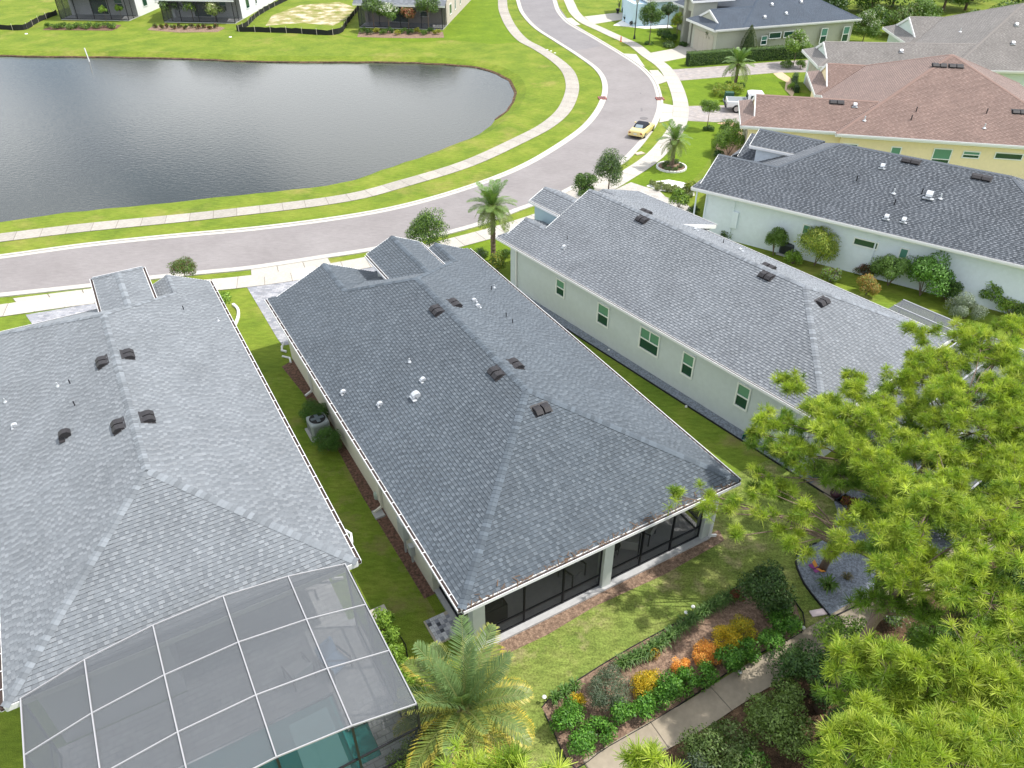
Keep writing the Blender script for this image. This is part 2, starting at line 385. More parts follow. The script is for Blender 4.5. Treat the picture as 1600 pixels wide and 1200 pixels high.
for i in range(0, n):
    if shore[i].y < 70: continue
    p = shore[i]; q = shore[(i+1) % n]; nn = Vector((q-p).yx).normalized(); nn = Vector((nn.x, -nn.y))*sg
    mb.hexa([(p.x-nn.x*.1, p.y-nn.y*.1, -.5), (q.x-nn.x*.1, q.y-nn.y*.1, -.5), (q.x+nn.x*.16, q.y+nn.y*.16, -.5), (p.x+nn.x*.16, p.y+nn.y*.16, -.5),
             (p.x-nn.x*.1, p.y-nn.y*.1, -.40+jr.uniform(-.03, .05)), (q.x-nn.x*.1, q.y-nn.y*.1, -.40+jr.uniform(-.03, .05)), (q.x+nn.x*.16, q.y+nn.y*.16, -.33), (p.x+nn.x*.16, p.y+nn.y*.16, -.33)])
mb.build('eroded_shoreline', M_litter, kind='structure')
sheet('pond_water', [p for p in offset(shore, -.02*sg, True)], -.45, M_pond)
sheet('pond_bed', OUT and bed_, -.95, M_litter)

# road
Lc = extend(smooth(W2([(-260, 424), (-100, 409), (0, 399), (133, 381), (267, 367), (400, 355), (533, 338), (633, 319), (733, 290), (816, 257), (883, 217), (916, 190), (936, 160), (941, 133), (930, 110), (900, 87), (866, 65), (833, 43), (813, 20), (806, 0)]), 1.0), 60, 80)
Rc = extend(smooth(W2([(-260, 494), (-100, 475), (0, 465), (150, 449), (233, 438), (333, 428), (400, 421), (517, 403), (587, 392), (700, 367), (763, 349), (812, 330), (838, 321), (882, 304), (903, 293), (970, 259), (996, 236), (1015, 213), (1029, 190), (1036, 166), (1034, 149), (1026, 127), (1011, 110), (994, 97), (972, 83), (930, 58), (902, 42.5), (887, 32), (875, 17), (869, 0)]), 1.0), 60, 80)
sheet('road', Lc+Rc[::-1], .004, M_asph)
sheet('road_resurfaced_section', W2([(893, 79), (915, 77), (938, 72), (928, 57), (902, 40), (886, 28), (874, 12), (869, -3), (806, -3), (815, 18), (834, 39), (866, 60)]), .008, M_asph2)
for nm, P, s_ in (('kerb', Lc, 1), ('kerb', Rc, -1)):
    m_ = MB(); strip_mesh(m_, P, 0, s_*.22, .07, .1); strip_mesh(m_, P, s_*.22, s_*.56, .022, .05)
    m_.build(nm, M_curb, kind='structure')
# storm drain inlets
mb = MB()
for k, (px, py) in enumerate(((941, 154), (1031, 155))):
    x, y, _ = at(px, py)
    t = thing('storm_drain_inlet', ('rusty red storm drain inlet in the kerb on the pond side of the road' if not k else 'rusty red storm drain inlet in the kerb beside the driveway apron'), 'drain', (x, y, 0), math.radians(95))
    MB().box(-.42, .42, -.38, .38, .02, .10).build('frame', mat('inlet_brick', (.30, .12, .1), .9, noise=.3), t)
    for q in (-.18, .02, .22): MB().box(-.3, .3, q-.05, q+.05, .1, .115).build('grate_bar', M_dark, t)

def pavement(name, pts, half, step=1.55, e0=0, e1=0, m=M_conc, z=.04):
    P = extend(smooth(W2(pts), .5), e0, e1); m_ = MB(); strip_mesh(m_, P, -half, half, z-.012, .05)
    base = m_.build(name, M_joint, kind='structure')
    Q_ = resample(P, step/4); Nn = normals(Q_)
    k = 0
    for i in range(0, len(Q_)-4, 4):
        a = Q_[i:i+5]; nn = Nn[i:i+5]; V = []; 
        dz = jr.uniform(-.003, .003)
        l_ = [p-n_*half for p, n_ in zip(a, nn)]; r_ = [p+n_*half for p, n_ in zip(a, nn)]
        d = (a[1]-a[0]).normalized()*.03
        l_[0] = l_[0]+d; r_[0] = r_[0]+d
        m2 = MB(); m2.v = [(p.x, p.y, z+dz) for p in l_]+[(p.x, p.y, z+dz) for p in r_]+[(p.x, p.y, z-.03) for p in l_]+[(p.x, p.y, z-.03) for p in r_]
        for j in range(4): m2.f += [(j, 5+j, 6+j, j+1)[::-1], (j, j+1, 11+j, 10+j)[::-1], (5+j, 15+j, 16+j, 6+j)[::-1]]
        m2.f.append((0, 10, 15, 5)[::-1]); m2.f.append((4, 9, 19, 14)[::-1])
        cx = sum((p.x for p in a))/5; cy = sum((p.y for p in a))/5
        for q in range(len(m2.v)): v = m2.v[q]; m2.v[q] = (v[0]-cx, v[1]-cy, v[2])
        m2.build('slab', m, base, loc=(cx, cy, 0)); k += 1
    return base
pavement('pavement', [(-60, 379), (0, 372), (133, 356), (333, 336), (533, 311), (633, 286), (733, 255), (816, 217), (855, 196), (880, 174), (892, 150), (894, 130), (886, 110), (866, 92), (841, 76), (816, 62), (798, 41), (787, 17), (785, 0)], .68, e1=14, m=M_old)
pavement('pavement', [(-40, 491), (0, 486), (120, 469), (240, 454), (380, 441), (480, 427), (560, 413), (640, 397), (733, 374), (800, 355), (870, 331), (925, 305), (976, 276), (1018, 248), (1044, 220), (1060, 194), (1064, 170), (1060, 147), (1050, 123), (1036, 104), (1012, 87), (990, 70), (964, 58), (936, 45), (913, 34), (898, 20), (890, 4)], .72, e1=10)
pavement('garden_path', [(925, 1212), (1000, 1166), (1085, 1119), (1145, 1080), (1200, 1047), (1262, 1008), (1320, 974), (1390, 932), (1480, 885), (1600, 820)], .47, 2.4, m=M_path, z=.05)

def zone(name, pts, z, m, thick=.03): return sheet(name, W2(pts), z, m, thick=thick)
def apron(pts, cuts=2):
    """driveway apron cast in panels"""
    P = W2(pts); a, b, c, d = P
    base = sheet('driveway_apron', P, .024, M_joint, thick=.03)
    for i in range(cuts):
        t0, t1 = i/cuts+.004, (i+1)/cuts-.004
        q = [a.lerp(b, t0), a.lerp(b, t1), d.lerp(c, t1), d.lerp(c, t0)]
        ce = sum(q, Vector((0, 0)))/4
        o = MB().prism([(p-ce)[:] for p in (q if (q[1]-q[0]).cross(q[3]-q[0]) > 0 else q[::-1])], -.02, .006).build('panel', M_conc, base, loc=(ce.x, ce.y, .028))
apron([(38, 489), (233, 460), (233, 440), (20, 467)], 4)
apron([(393, 436), (520, 417), (512, 403), (392, 422)], 3)
apron([(905, 322), (985, 275), (957, 267), (880, 304)], 3)
apron([(1050, 188), (1052, 165), (1036, 162), (1030, 192)], 2)
apron([(1044, 127), (1028, 110), (1014, 110), (1029, 132)], 2)
apron([(1008, 105), (994, 85), (975, 84), (998, 100)], 2)
apron([(907, 39), (893, 28), (883, 29), (897, 40)], 2)
zone('driveway', [(40, 492), (160, 472), (240, 462), (250, 520), (60, 520)], .016, M_pav)
zone('driveway', [(386, 449), (470, 437), (640, 408), (650, 440), (560, 520), (442, 540), (434, 530)], .016, M_pav)
zone('driveway', [(975, 290), (986, 285), (1007, 292), (1030, 298), (1040, 308), (1072, 318), (1084, 330), (1078, 380), (980, 400), (850, 345), (900, 325)], .016, M_pav3)
zone('driveway', [(1075, 166), (1160, 164), (1185, 168), (1185, 205), (1158, 200), (1144, 189), (1120, 191), (1074, 189)], .016, M_pav2)
zone('driveway', [(1048, 109), (1132, 103), (1220, 96), (1290, 92), (1290, 112), (1209, 114), (1063, 126)], .016, M_pav2)
zone('driveway', [(1015, 83), (1053, 76), (1062, 70), (1090, 70), (1135, 80), (1110, 85), (1071, 90), (1035, 97)], .016, M_conc)
zone('driveway', [(913, 26), (964, 20), (978, 19), (985, 29), (970, 31), (926, 38)], .016, M_conc)
zone('white_stone_bed', [(958, 40), (975, 30), (985, 20), (1030, 28), (1052, 44), (1008, 45), (982, 42)], .03, M_wstone)
# lush front lawns
for pts in ([(725, -5), (778, -2), (783, 30), (800, 52), (812, 66), (770, 69), (700, 62), (660, 66), (560, 62), (520, 54), (600, 60), (690, 58)],
            [(1065, 127), (1209, 115), (1228, 122), (1240, 140), (1270, 150), (1240, 152), (1200, 166), (1155, 163), (1078, 164)],
            [(1075, 190), (1100, 192), (1120, 193), (1140, 192), (1148, 199), (1132, 210), (1118, 222), (1110, 245), (1100, 262), (1084, 280), (1078, 297), (1043, 292), (1008, 291), (978, 286), (1020, 257), (1045, 231), (1070, 205)],
            [(1038, 98), (1072, 91), (1110, 87), (1200, 90), (1260, 88), (1290, 91), (1140, 101), (1048, 108)],
            [(940, 52), (985, 44), (1050, 48), (1078, 60), (1060, 74), (1018, 81), (998, 74), (975, 62)],
            [(764, 372), (815, 362), (812, 380), (780, 415), (740, 410), (712, 388)]):
    zone('front_lawn', pts, .008, M_lush, 0)
# dirt between the silt fences
zone('bare_sand_patch', [(425, 24), (470, 8), (530, 3), (556, 12), (540, 30), (520, 40), (470, 36), (415, 40)], .006, ramp_mat('sandy_ground', [(.35, (.17, .2, .04)), (.5, (.3, .27, .12)), (.62, (.55, .48, .36))], .6, fine=.2))
# shaded strips of lawn between the houses, back lawn
def hloc(h, u, v):
    ox, oy, a = h; return Vector((ox+u*math.cos(a)-v*math.sin(a), oy+u*math.sin(a)+v*math.cos(a)))
F1, F2, F3 = (-13.406, 11.102, .522), (-1.494, 14.219, .522), (12.177, 22.841, .6675)
sheet('side_lawn', [hloc(F2, -3.2, -4.5), hloc(F2, .1, -4.5), hloc(F2, .1, 18.2), hloc(F2, -1.0, 19.2), hloc(F2, -3.2, 18.5)], .004, M_side)
sheet('side_lawn', [hloc(F3, -4.2, -2.4), hloc(F3, .6, -2.4), hloc(F3, .6, 20.5), hloc(F2, 11.3, 20.8), hloc(F2, 10.4, 8)], .004, M_side)
sheet('side_lawn', [hloc(F3, 9.2, -5), hloc(F3, 18, -5), hloc(F3, 15, 12), hloc(F3, 9.2, 14)], .004, M_side)
sheet('back_lawn', [hloc(F2, 0, -9), hloc(F2, 13, -9), hloc(F2, 19, -3), hloc(F2, 17.8, 2.4), hloc(F2, 11.4, 2.6), hloc(F2, 11.2, .9), hloc(F2, 0, .9)], .008, M_yard)
sheet('foundation_mulch', [hloc(F2, .1, -.12), hloc(F2, 3, -.2), hloc(F2, 5, -.05), hloc(F2, 8, -.16), hloc(F2, 11.0, -.02), hloc(F2, 11.2, .5), hloc(F2, .1, .5)], .016, M_soil2)
sheet('foundation_mulch', [hloc(F2, .02, 3.2), hloc(F2, .6, 3.2), hloc(F2, .6, 20.0), hloc(F2, -.25, 19.6), hloc(F2, -.02, 17), hloc(F2, .05, 12), hloc(F2, -.05, 9)], .016, M_soil)
bedpts = [(847, 1106), (858, 1092), (905, 1062), (973, 1020), (1067, 968), (1140, 925), (1195, 900), (1243, 942), (1256, 985), (1170, 1030), (1100, 1077), (1020, 1128), (940, 1174), (896, 1204), (872, 1160)]
sheet('planting_bed', W2(bedpts), .02, M_soil2)
mb = MB(); P = W2(bedpts)+W2(bedpts[:1]); strip_mesh(mb, resample(smooth(P, .4), .4), -.012, .012, .06, .1)
tag(mb.build('bed_edging', M_edge), 'black edging strip running round the mulched planting bed', 'edging')
thick_pts = [(1330, 985), (1240, 1030), (1130, 1112), (1050, 1163), (960, 1225), (1200, 1400), (2000, 1500), (2200, 900), (1650, 815), (1560, 855), (1480, 900), (1400, 940)]
sheet('thicket_floor', W2(thick_pts), .012, M_litter)
gr = [(1299, 967), (1279, 943), (1256, 913), (1243, 880), (1249, 860), (1275, 850), (1300, 838), (1308, 800), (1303, 785), (1330, 765), (1420, 790), (1520, 830), (1470, 880), (1390, 921), (1340, 946)]
sheet('gravel_bed', W2(gr), .03, M_gravel)
mb = MB(); strip_mesh(mb, smooth(W2([(1299, 967), (1279, 943), (1256, 913), (1243, 880), (1249, 860), (1275, 850)]), .3), -.02, .02, .09, .1)
strip_mesh(mb, smooth(W2([(1299, 967), (1340, 947), (1390, 922)]), .3), -.02, .02, .1, .1)
tag(mb.build('bed_edging', M_edge), 'black edging strip along the curved side of the blue gravel bed', 'edging')
sheet('gravel_strip', [hloc(F3, -.02, -1.6), hloc(F3, .62, -1.6), hloc(F3, .62, 21), hloc(F3, -.02, 21)], .03, M_gravel)
mb = MB(); strip_mesh(mb, [hloc(F3, -.04, v) for v in (-1.6, 8, 21)], -.02, .02, .08, .08)
tag(mb.build('bed_edging', M_edge), 'black edging strip beside the gravel at the foot of the sage wall', 'edging')
t = thing('stepping_pad', 'pale concrete pad in the gravel behind the sage house', 'paving', at(1293, 764))
q = [Vector(at(*p)) for p in ((1267, 757), (1302, 783), (1319, 771), (1286, 744))]; c0 = Vector(at(1293, 764))
MB().prism([(p-c0)[:2] for p in q], .0, .07).build('slab', M_path, t)
MB().prism([(Vector(at(*p))-c0)[:2] for p in ((1300, 738), (1324, 756), (1345, 748), (1320, 729))], 0, .07).build('slab', M_path, t)
# white stone rings

# ------------------------------------------------------------------ houses
HE, PT = 3.135, .4552
_r = np.random.RandomState(11)
PAL = {   # light tooth colours / darker gap colours of the laminated shingles
 'slate': ([(.092, .110, .128), (.104, .123, .141), (.083, .100, .117)], [(.067, .082, .097), (.075, .090, .105), (.061, .075, .089)]),
 'pewter': ([(.178, .194, .208), (.19, .206, .22), (.168, .184, .198), (.203, .219, .233)], [(.150, .165, .179), (.16, .175, .189), (.141, .155, .169)]),
 'silver': ([(.188, .203, .22), (.203, .218, .235), (.174, .188, .204)], [(.142, .156, .172), (.153, .167, .183), (.132, .145, .16)]),
 'charcoal': ([(.118, .132, .15), (.138, .152, .17), (.103, .116, .133)], [(.06, .07, .083), (.072, .082, .096), (.052, .061, .073)]),
 'brown': ([(.225, .155, .13), (.245, .17, .142), (.205, .14, .117)], [(.18, .12, .10), (.195, .132, .11)]),
 'weathered': ([(.215, .198, .183), (.235, .218, .203), (.195, .18, .165)], [(.165, .152, .14), (.18, .167, .155)]),
 'navy': ([(.07, .09, .12), (.08, .10, .13), (.06, .08, .108)], [(.05, .067, .092), (.057, .075, .1)]),
}
def shingle_arrays(polys, pal, e=.13, tw=(.11, .205)):
    A, B = (np.array(c) for c in PAL[pal]); VV = []; CC = []
    for pts, pl in polys:
        a, b, c = pl; m = math.hypot(a, b); sx, sy = a/m, b/m; tx, ty = -sy, sx
        P = [(p[0]*sx+p[1]*sy, p[0]*tx+p[1]*ty) for p in pts]
        eh = e*math.cos(math.atan(m)); s0 = min(p[0] for p in P); s1 = max(p[0] for p in P)
        k = 0
        while s0+k*eh < s1-.02:
            sa = s0+k*eh; sm = sa+eh*.5; xs = []
            for i in range(len(P)):
                p, q = P[i], P[(i+1) % len(P)]
                if (p[0] <= sm) != (q[0] <= sm): xs.append(p[1]+(q[1]-p[1])*(sm-p[0])/(q[0]-p[0]))
            xs.sort(); k += 1
            for t0, t1 in zip(xs[::2], xs[1::2]):
                n = int((t1-t0)/tw[0])+2; wd = _r.uniform(tw[0], tw[1], n); h0 = _r.randint(2); wd[h0::2] *= .8; ed = t0+np.concatenate([[0], np.cumsum(wd)])
                ed = ed[ed < t1]; ed = np.append(ed, t1); n = len(ed)-1
                if n < 1: continue
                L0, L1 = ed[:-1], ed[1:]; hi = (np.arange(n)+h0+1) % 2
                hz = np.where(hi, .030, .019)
                def pt(s_, t_, dz):
                    u = sx*s_+tx*t_; v = sy*s_+ty*t_; return np.stack([u, v, a*u+b*v+c+dz], 1)
                o = np.ones(n); se = min(sa+eh*1.02, s1)
                q0, q1, q2, q3 = pt(sa*o, L0, hz), pt(sa*o, L1, hz), pt(se*o, L1, .006*o), pt(se*o, L0, .006*o)
                g0, g1 = pt(sa*o, L0, -.004*o), pt(sa*o, L1, -.004*o)
                # winding: keep tops facing up
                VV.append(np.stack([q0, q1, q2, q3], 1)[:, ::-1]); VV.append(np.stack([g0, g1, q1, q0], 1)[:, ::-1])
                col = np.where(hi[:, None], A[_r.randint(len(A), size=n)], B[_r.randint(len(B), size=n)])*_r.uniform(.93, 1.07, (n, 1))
                CC.append(col); CC.append(col*.42)  # butt faces: dark asphalt edge, with the courses' shadow lines painted into the colour
    V = np.concatenate(VV).reshape(-1, 3); F = np.arange(len(V)).reshape(-1, 4)
    return V, F, np.concatenate(CC)
def plane_z(pl, u, v): return pl[0]*u+pl[1]*v+pl[2]
def cap_mesh(pal, ang):
    A = PAL[pal][0]; mb = MB(); w_, l_ = .14, .20; dz = w_*ang
    for s_ in (-1, 1):
        p = [(0, 0, .034), (l_, 0, .020), (l_, s_*w_, .022-dz), (0, s_*w_, .036-dz)]
        mb.poly(p if s_ > 0 else p[::-1])
        q = [(0, 0, .034), (0, s_*w_, .036-dz), (0, s_*w_, .01-dz), (0, 0, .012)]; mb.poly(q if s_ < 0 else q[::-1])
    return mb.mesh('cap')
CAPM = {}
def caps(roof, pal, segs, single=True):
    """segs: (p_low, p_high, fold) in house coordinates; overlapping cap shingles laid up the hip or along the ridge"""
    if pal not in CAPM:
        c = PAL[pal][0][0]; d_ = PAL[pal][1][0]; c2 = tuple((x+y)*.56 for x, y in zip(c, d_))
        CAPM[pal] = mat('cap_'+pal, c2, .9, noise=.12, nscale=20, objrand=.26)
    allV = MB(); meshes = {}
    for p0, p1, ang in segs:
        a, b = Vector(p0), Vector(p1); d = (b-a); n = int(d.length/.15); d.normalize()
        x = -d                      # cap's thick butt points downhill: local +x goes uphill
        x = d; y = Vector((0, 0, 1)).cross(x).normalized(); z = x.cross(y)
        M = Matrix((x, y, z)).transposed().to_4x4()
        if ang not in meshes: meshes[ang] = cap_mesh(pal, ang); meshes[ang].materials.append(CAPM[pal])
        for i in range(n):
            M2 = M.copy(); M2.translation = a+d*(.15*i)
            if single:
                o = bpy.data.objects.new('ridge_cap', meshes[ang]); COL.objects.link(o); o.parent = roof; o.matrix_basis = M2
            else:
                k = len(allV.v); allV.v += [tuple(M2 @ v.co) for v in meshes[ang].vertices]
                allV.f += [tuple(k+j for j in f.vertices) for f in meshes[ang].polygons]
    if not single: allV.build('ridge_cap', CAPM[pal], roof, kind='stuff')

def make_house(name, label, ox, oy, ang, **k):
    H = thing(name, label, 'house', (ox, oy, 0), ang)
    return H
def roof_part(H, pal, faces, capsegs, single=True, e=.13, tw=(.11, .205), soffit=None):
    mb = MB()
    for pts, pl in faces:
        n = len(pts); i = len(mb.v)
        area = sum(pts[j][0]*pts[(j+1) % n][1]-pts[(j+1) % n][0]*pts[j][1] for j in range(n))
        P = pts if area > 0 else pts[::-1]
        mb.v += [(u, v, plane_z(pl, u, v)-.12) for u, v in P]+[(u, v, plane_z(pl, u, v)-.006) for u, v in P]
        for t_ in tessellate_polygon([[Vector((u, v, 0)) for u, v in P]]):
            a, b, c = (Vector(P[q]) for q in t_)
            if (b-a).cross(c-a) < 0: t_ = (t_[0], t_[2], t_[1])
            mb.f.append(tuple(i+n+q for q in t_)); mb.f.append(tuple(i+q for q in t_)[::-1])
        for j in range(n): q = (j+1) % n; mb.f.append((i+j, i+q, i+n+q, i+n+j))
    roof = mb.build('roof', mat('roof_deck_'+pal, tuple(x*.6 for x in PAL[pal][1][0]), .9), H)
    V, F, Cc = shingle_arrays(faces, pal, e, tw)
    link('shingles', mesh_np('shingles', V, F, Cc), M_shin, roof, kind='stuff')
    caps(roof, pal, capsegs, single)
    return roof
def fascia(H, segs, m=None, h=.2, w=.05):
    mb = MB()
    for a, b in segs:
        d = (Vector(b)-Vector(a)).normalized()*.0
        mb.beam((a[0], a[1], a[2]-h/2), (b[0], b[1], b[2]-h/2), w, h)
    return mb.build('fascia', m or M_white, H)
def gutter(H, a, b, side, hang=True):
    """open trough hung on an eave a->b (level); side = outward unit vector"""
    a, b, s_ = Vector(a), Vector(b), Vector(side); d = b-a; L_ = d.length; d.normalize()
    mb = MB()
    o0 = a+s_*.13; mb.beam(o0+Vector((0, 0, -.05)), o0+d*L_+Vector((0, 0, -.05)), .012, .12)
    mb.beam(a+s_*.129+Vector((0, 0, .012)), a+s_*.129+d*L_+Vector((0, 0, .012)), .022, .010)
    mb.beam(a+s_*.077+Vector((0, 0, -.118)), a+s_*.077+d*L_+Vector((0, 0, -.118)), .09, .014)
    g = mb.build('gutter', M_alum, H)
    MB().beam(a+s_*.077+Vector((0, 0, -.062)), a+s_*.077+d*L_+Vector((0, 0, -.062)), .088, .09).build('trough', M_inside, g)
    if hang:
        me = MB().box(-.014, .014, -.065, .065, -.004, .004).mesh('hanger'); me.materials.append(M_alum)
        n = int(L_/.62); rz = math.atan2(d.y, d.x)
        for i in range(1, n):
            p = a+d*(L_*i/n)+s_*.085; o = bpy.data.objects.new('hanger', me); COL.objects.link(o); o.parent = g; o.location = (p.x, p.y, p.z+.008); o.rotation_euler = (0, 0, rz)
    return g
def downspout(H, x, y, z1, dirv=(-1, 0), m=None):
    mb = MB(); dx, dy = dirv
    mb.beam((x, y, z1), (x, y, .25), .07, .09, up=(1, 0, 0)); mb.beam((x, y, .25), (x+dx*.35, y+dy*.35, .08), .07, .09)
    mb.beam((x, y, z1-.02), (x-dx*-.3, y-dy*-.3, z1+.15), .07, .09)
    return mb.build('downspout', m or M_alum, H)
HOODM = None
def roof_vent(H, u, v, pl, along, size=(.6, .38)):
    """off-ridge vent: two folded charcoal hoods side by side; along='v' or 'u' = direction of the slope's courses"""
    e = bpy.data.objects.new('roof_vent', None); COL.objects.link(e); e.parent = H
    a, b, c = pl; nrm = Vector((-a, -b, 1)).normalized(); up = Vector((a, b, a*a+b*b)).normalized(); x = up.cross(nrm).normalized()
    M = Matrix((x, up, nrm)).transposed().to_4x4(); M.translation = Vector((u, v, plane_z(pl, u, v)+.015)); 
    mb = MB(); L_, D = size
    mb.box(-L_/2-.06, L_/2+.06, -D/2-.03, D/2+.08, 0, .012)
    sb = mb.build('roof_vent', M_vent, H); sb.matrix_basis = M; bpy.data.objects.remove(e)
    for s_ in (-1, 1):
        x0, x1 = (-L_/2, -.03) if s_ < 0 else (.03, L_/2)
        m2 = MB(); m2.v = []
        prof = [(-D/2, .05), (-D/2, .11), (-D*.1, .15), (D/2, .03), (D/2, .012), (-D/2+.05, .05)]
        prof = [(-D/2, .03), (-D/2-.02, .10), (-D*.12, .155), (D*.2, .11), (D/2+.02, .014), (-D/2+.02, .014)]
        for xx in (x0, x1): m2.v += [(xx, p, q) for p, q in prof]
        n = len(prof); m2.f = [tuple(range(n))[::-1], tuple(range(n, 2*n))]+[(i, (i+1) % n, n+(i+1) % n, n+i)[::-1] for i in range(n)]
        m2.f = [f[::-1] for f in m2.f]
        m2.build('hood', M_vent, sb)
    return sb
def pipe_vent(H, u, v, pl, kind='pipe', s=1.0):
    z = plane_z(pl, u, v)
    if kind == 'pipe':
        mb = MB(); mb.lathe([(.13*s, .02), (.06*s, .09)], (u, v, z), 10); mb.lathe([(.04*s, 0), (.04*s, .32*s)], (u, v, z), 10); return mb.build('vent_pipe', M_galv, H)
    if kind == 'dark':
        mb = MB(); mb.lathe([(.035*s, 0), (.035*s, .34*s)], (u, v, z), 10); return mb.build('vent_pipe', M_dark, H)
    mb = MB(); s_ = .16*s                   # gooseneck with hood opening downhill
    a, b, c = pl; g = Vector((-a, -b)).normalized(); pr = [(-1, 0), (-1, 1.1), (-.5, 1.5), (.3, 1.5), (1.0, 1.05), (1.15, .5), (.75, .45), (.3, .75), (0, 0)]
    pts = []
    for w_ in (-.7, .7):
        pts.append([(u+g.x*p*s_-g.y*w_*s_, v+g.y*p*s_+g.x*w_*s_, z+q*s_) for p, q in pr])
    n = len(pr); mb.v = pts[0]+pts[1]; mb.f = [tuple(range(n)), tuple(range(n, 2*n))[::-1]]+[(i, n+i, n+(i+1) % n, (i+1) % n) for i in range(n)]
    mb.box(u-.2*s, u+.2*s, v-.2*s, v+.2*s, z-.03, z+.0)
    return mb.build('vent_hood', M_galv if kind == 'hood' else M_vent, H)
def window(H, face, p, width, z0, z1, rail=True, mull=False, blind=0):
    """face: ('u', u0, sgn) wall at constant u facing sgn, or ('v', v0, sgn); p = centre along the wall"""
    ax, c, sg_ = face; fw = .07
    def bx(mb, a0, a1, b0, b1, d0, d1):
        d0, d1 = sorted((c+sg_*d0, c+sg_*d1))
        if ax == 'u': mb.box(d0, d1, a0, a1, b0, b1)
        else: mb.box(a0, a1, d0, d1, b0, b1)
    a0, a1 = p-width/2, p+width/2; mb = MB()
    bx(mb, a0, a0+fw, z0, z1, 0, .06); bx(mb, a1-fw, a1, z0, z1, 0, .06); bx(mb, a0+fw, a1-fw, z0, z0+fw, 0, .07); bx(mb, a0+fw, a1-fw, z1-fw, z1, 0, .06)
    zm = (z0+z1)/2
    if rail: bx(mb, a0+fw, a1-fw, zm-.03, zm+.03, 0, .05)
    if mull: bx(mb, p-.025, p+.025, zm+.03, z1-fw, 0, .045)
    w_ = mb.build('window', M_gframe, H)
    for k_, (q0, q1) in enumerate(((z0+fw, zm-.03), (zm+.03, z1-fw)) if rail else ((z0+fw, z1-fw),)):
        m2 = MB(); bx(m2, a0+fw, a1-fw, q0, q1, .004, .02); m2.build('pane', M_glass2 if k_ and z1 < 2.5 and width < 2 else M_glass, w_)
    return w_
def walls(H, rects, m, z1=HE-.19, name='wall', z0=0):
    mb = MB()
    for r in rects: mb.box(r[0], r[1], r[2], r[3], z0, z1)
    return mb.build(name, m, H)
def soffit(H, rects, z=HE-.19, m=None):
    mb = MB()
    for r in rects: mb.box(r[0], r[1], r[2], r[3], z-.001, z+.02)
    return mb.build('soffit', m or M_white, H)
def gable(H, u0, u1, zb, zt, v0, m, th=.1, um=None):
    um = (u0+u1)/2 if um is None else um
    mb = MB(); mb.v = [(u0, v0, zb), (u1, v0, zb), (um, v0, zt), (u0, v0+th, zb), (u1, v0+th, zb), (um, v0+th, zt)]
    mb.f = [(0, 1, 2), (5, 4, 3), (0, 3, 4, 1), (1, 4, 5, 2), (2, 5, 3, 0)]
    return mb.build('gable_wall', m, H)
M_door = mat('garage_door_beige', (.5, .46, .38), .6)
def garage_door(H, u0, u1, v, z1=2.25):
    d = MB().box(u0, u1, v, v+.03, .02, z1).build('garage_door', M_door, H)
    me = MB().box(0, (u1-u0)/4-.08, 0, .02, 0, z1/4-.08).mesh('panel'); me.materials.append(M_door)
    for i in range(4):
        for j in range(4):
            o = bpy.data.objects.new('panel', me); COL.objects.link(o); o.parent = d; o.location = (u0+(u1-u0)*i/4+.04, v+.03, .06+j*z1/4)

def stucco(name, c): return mat(name, c, .9, noise=.04, nscale=1.5, bump=.25, bscale=60)
M_w2 = stucco('pale_grey_green_stucco', (.50, .53, .50)); M_w2c = stucco('cream_stucco', (.66, .64, .55))
M_w1 = stucco('light_grey_stucco', (.55, .56, .56)); M_w3 = stucco('sage_stucco', (.55, .60, .61)); M_w4 = stucco('ice_blue_stucco', (.72, .78, .83))
M_w5 = stucco('butter_stucco', (.86, .72, .45)); M_w6 = stucco('mint_stucco', (.60, .68, .62)); M_w7 = stucco('olive_stucco', (.47, .47, .39)); M_w8 = stucco('sky_blue_stucco', (.52, .67, .76))
M_w9 = stucco('white_stucco', (.75, .76, .77)); M_w10 = stucco('tan_stucco', (.5, .44, .38))

# ---- house 2: the slate-roofed house in the middle -----------------------------------------
W, R = 10.99, 5.495
H2 = make_house('house', 'slate grey hip roofed house in the middle, with a dark screened porch along its back', *F2)
Lp, Rp, Bp, Fp = (PT, 0, HE), (-PT, 0, HE+PT*W), (0, PT, HE), (0, -PT, HE+PT*20.47)
wingR = (-PT, 0, HE+PT*5.86); smL = (PT, 0, HE-PT*7.01); entL = (PT, 0, 4.55-PT*5.08)
f2 = [([(0, 0), (W, 0), (R, R)], Bp), ([(0, 0), (R, R), (R, 14.98), (2.93, 17.54), (2.93, 20.6), (.42, 20.6), (0, 21)], Lp),
      ([(W, 0), (W, 20.95), (W-.3, 20.7), (9, 20.7), (9, 18.48), (R, 14.98), (R, R)], Rp),
      ([(R, 14.98), (9, 18.48), (7.01, 20.47), (5.86, 20.47), (2.93, 17.54)], Fp),
      ([(2.93, 17.54), (5.86, 20.47), (5.86, 20.6), (2.93, 20.6)], wingR), ([(9, 18.48), (9, 20.7), (7.01, 20.7), (7.01, 20.47)], smL),
      ([(6.48, 15.96), (5.08, 17.36), (5.08, 20.35), (6.48, 20.35)], entL), ([(6.48, 15.96), (7.9, 17.39), (7.9, 20.35), (6.48, 20.35)], Rp),
      ([(0, 21), (.42, 20.6), (5.44, 20.6), (5.86, 21)], (0, -PT, HE+PT*21)), ([(7.01, 20.98), (7.3, 20.7), (W-.3, 20.7), (W, 20.98)], (0, -PT, HE+PT*20.98))]
zr = HE+PT*R
def Z(pl, u, v): return (u, v, plane_z(pl, u, v))
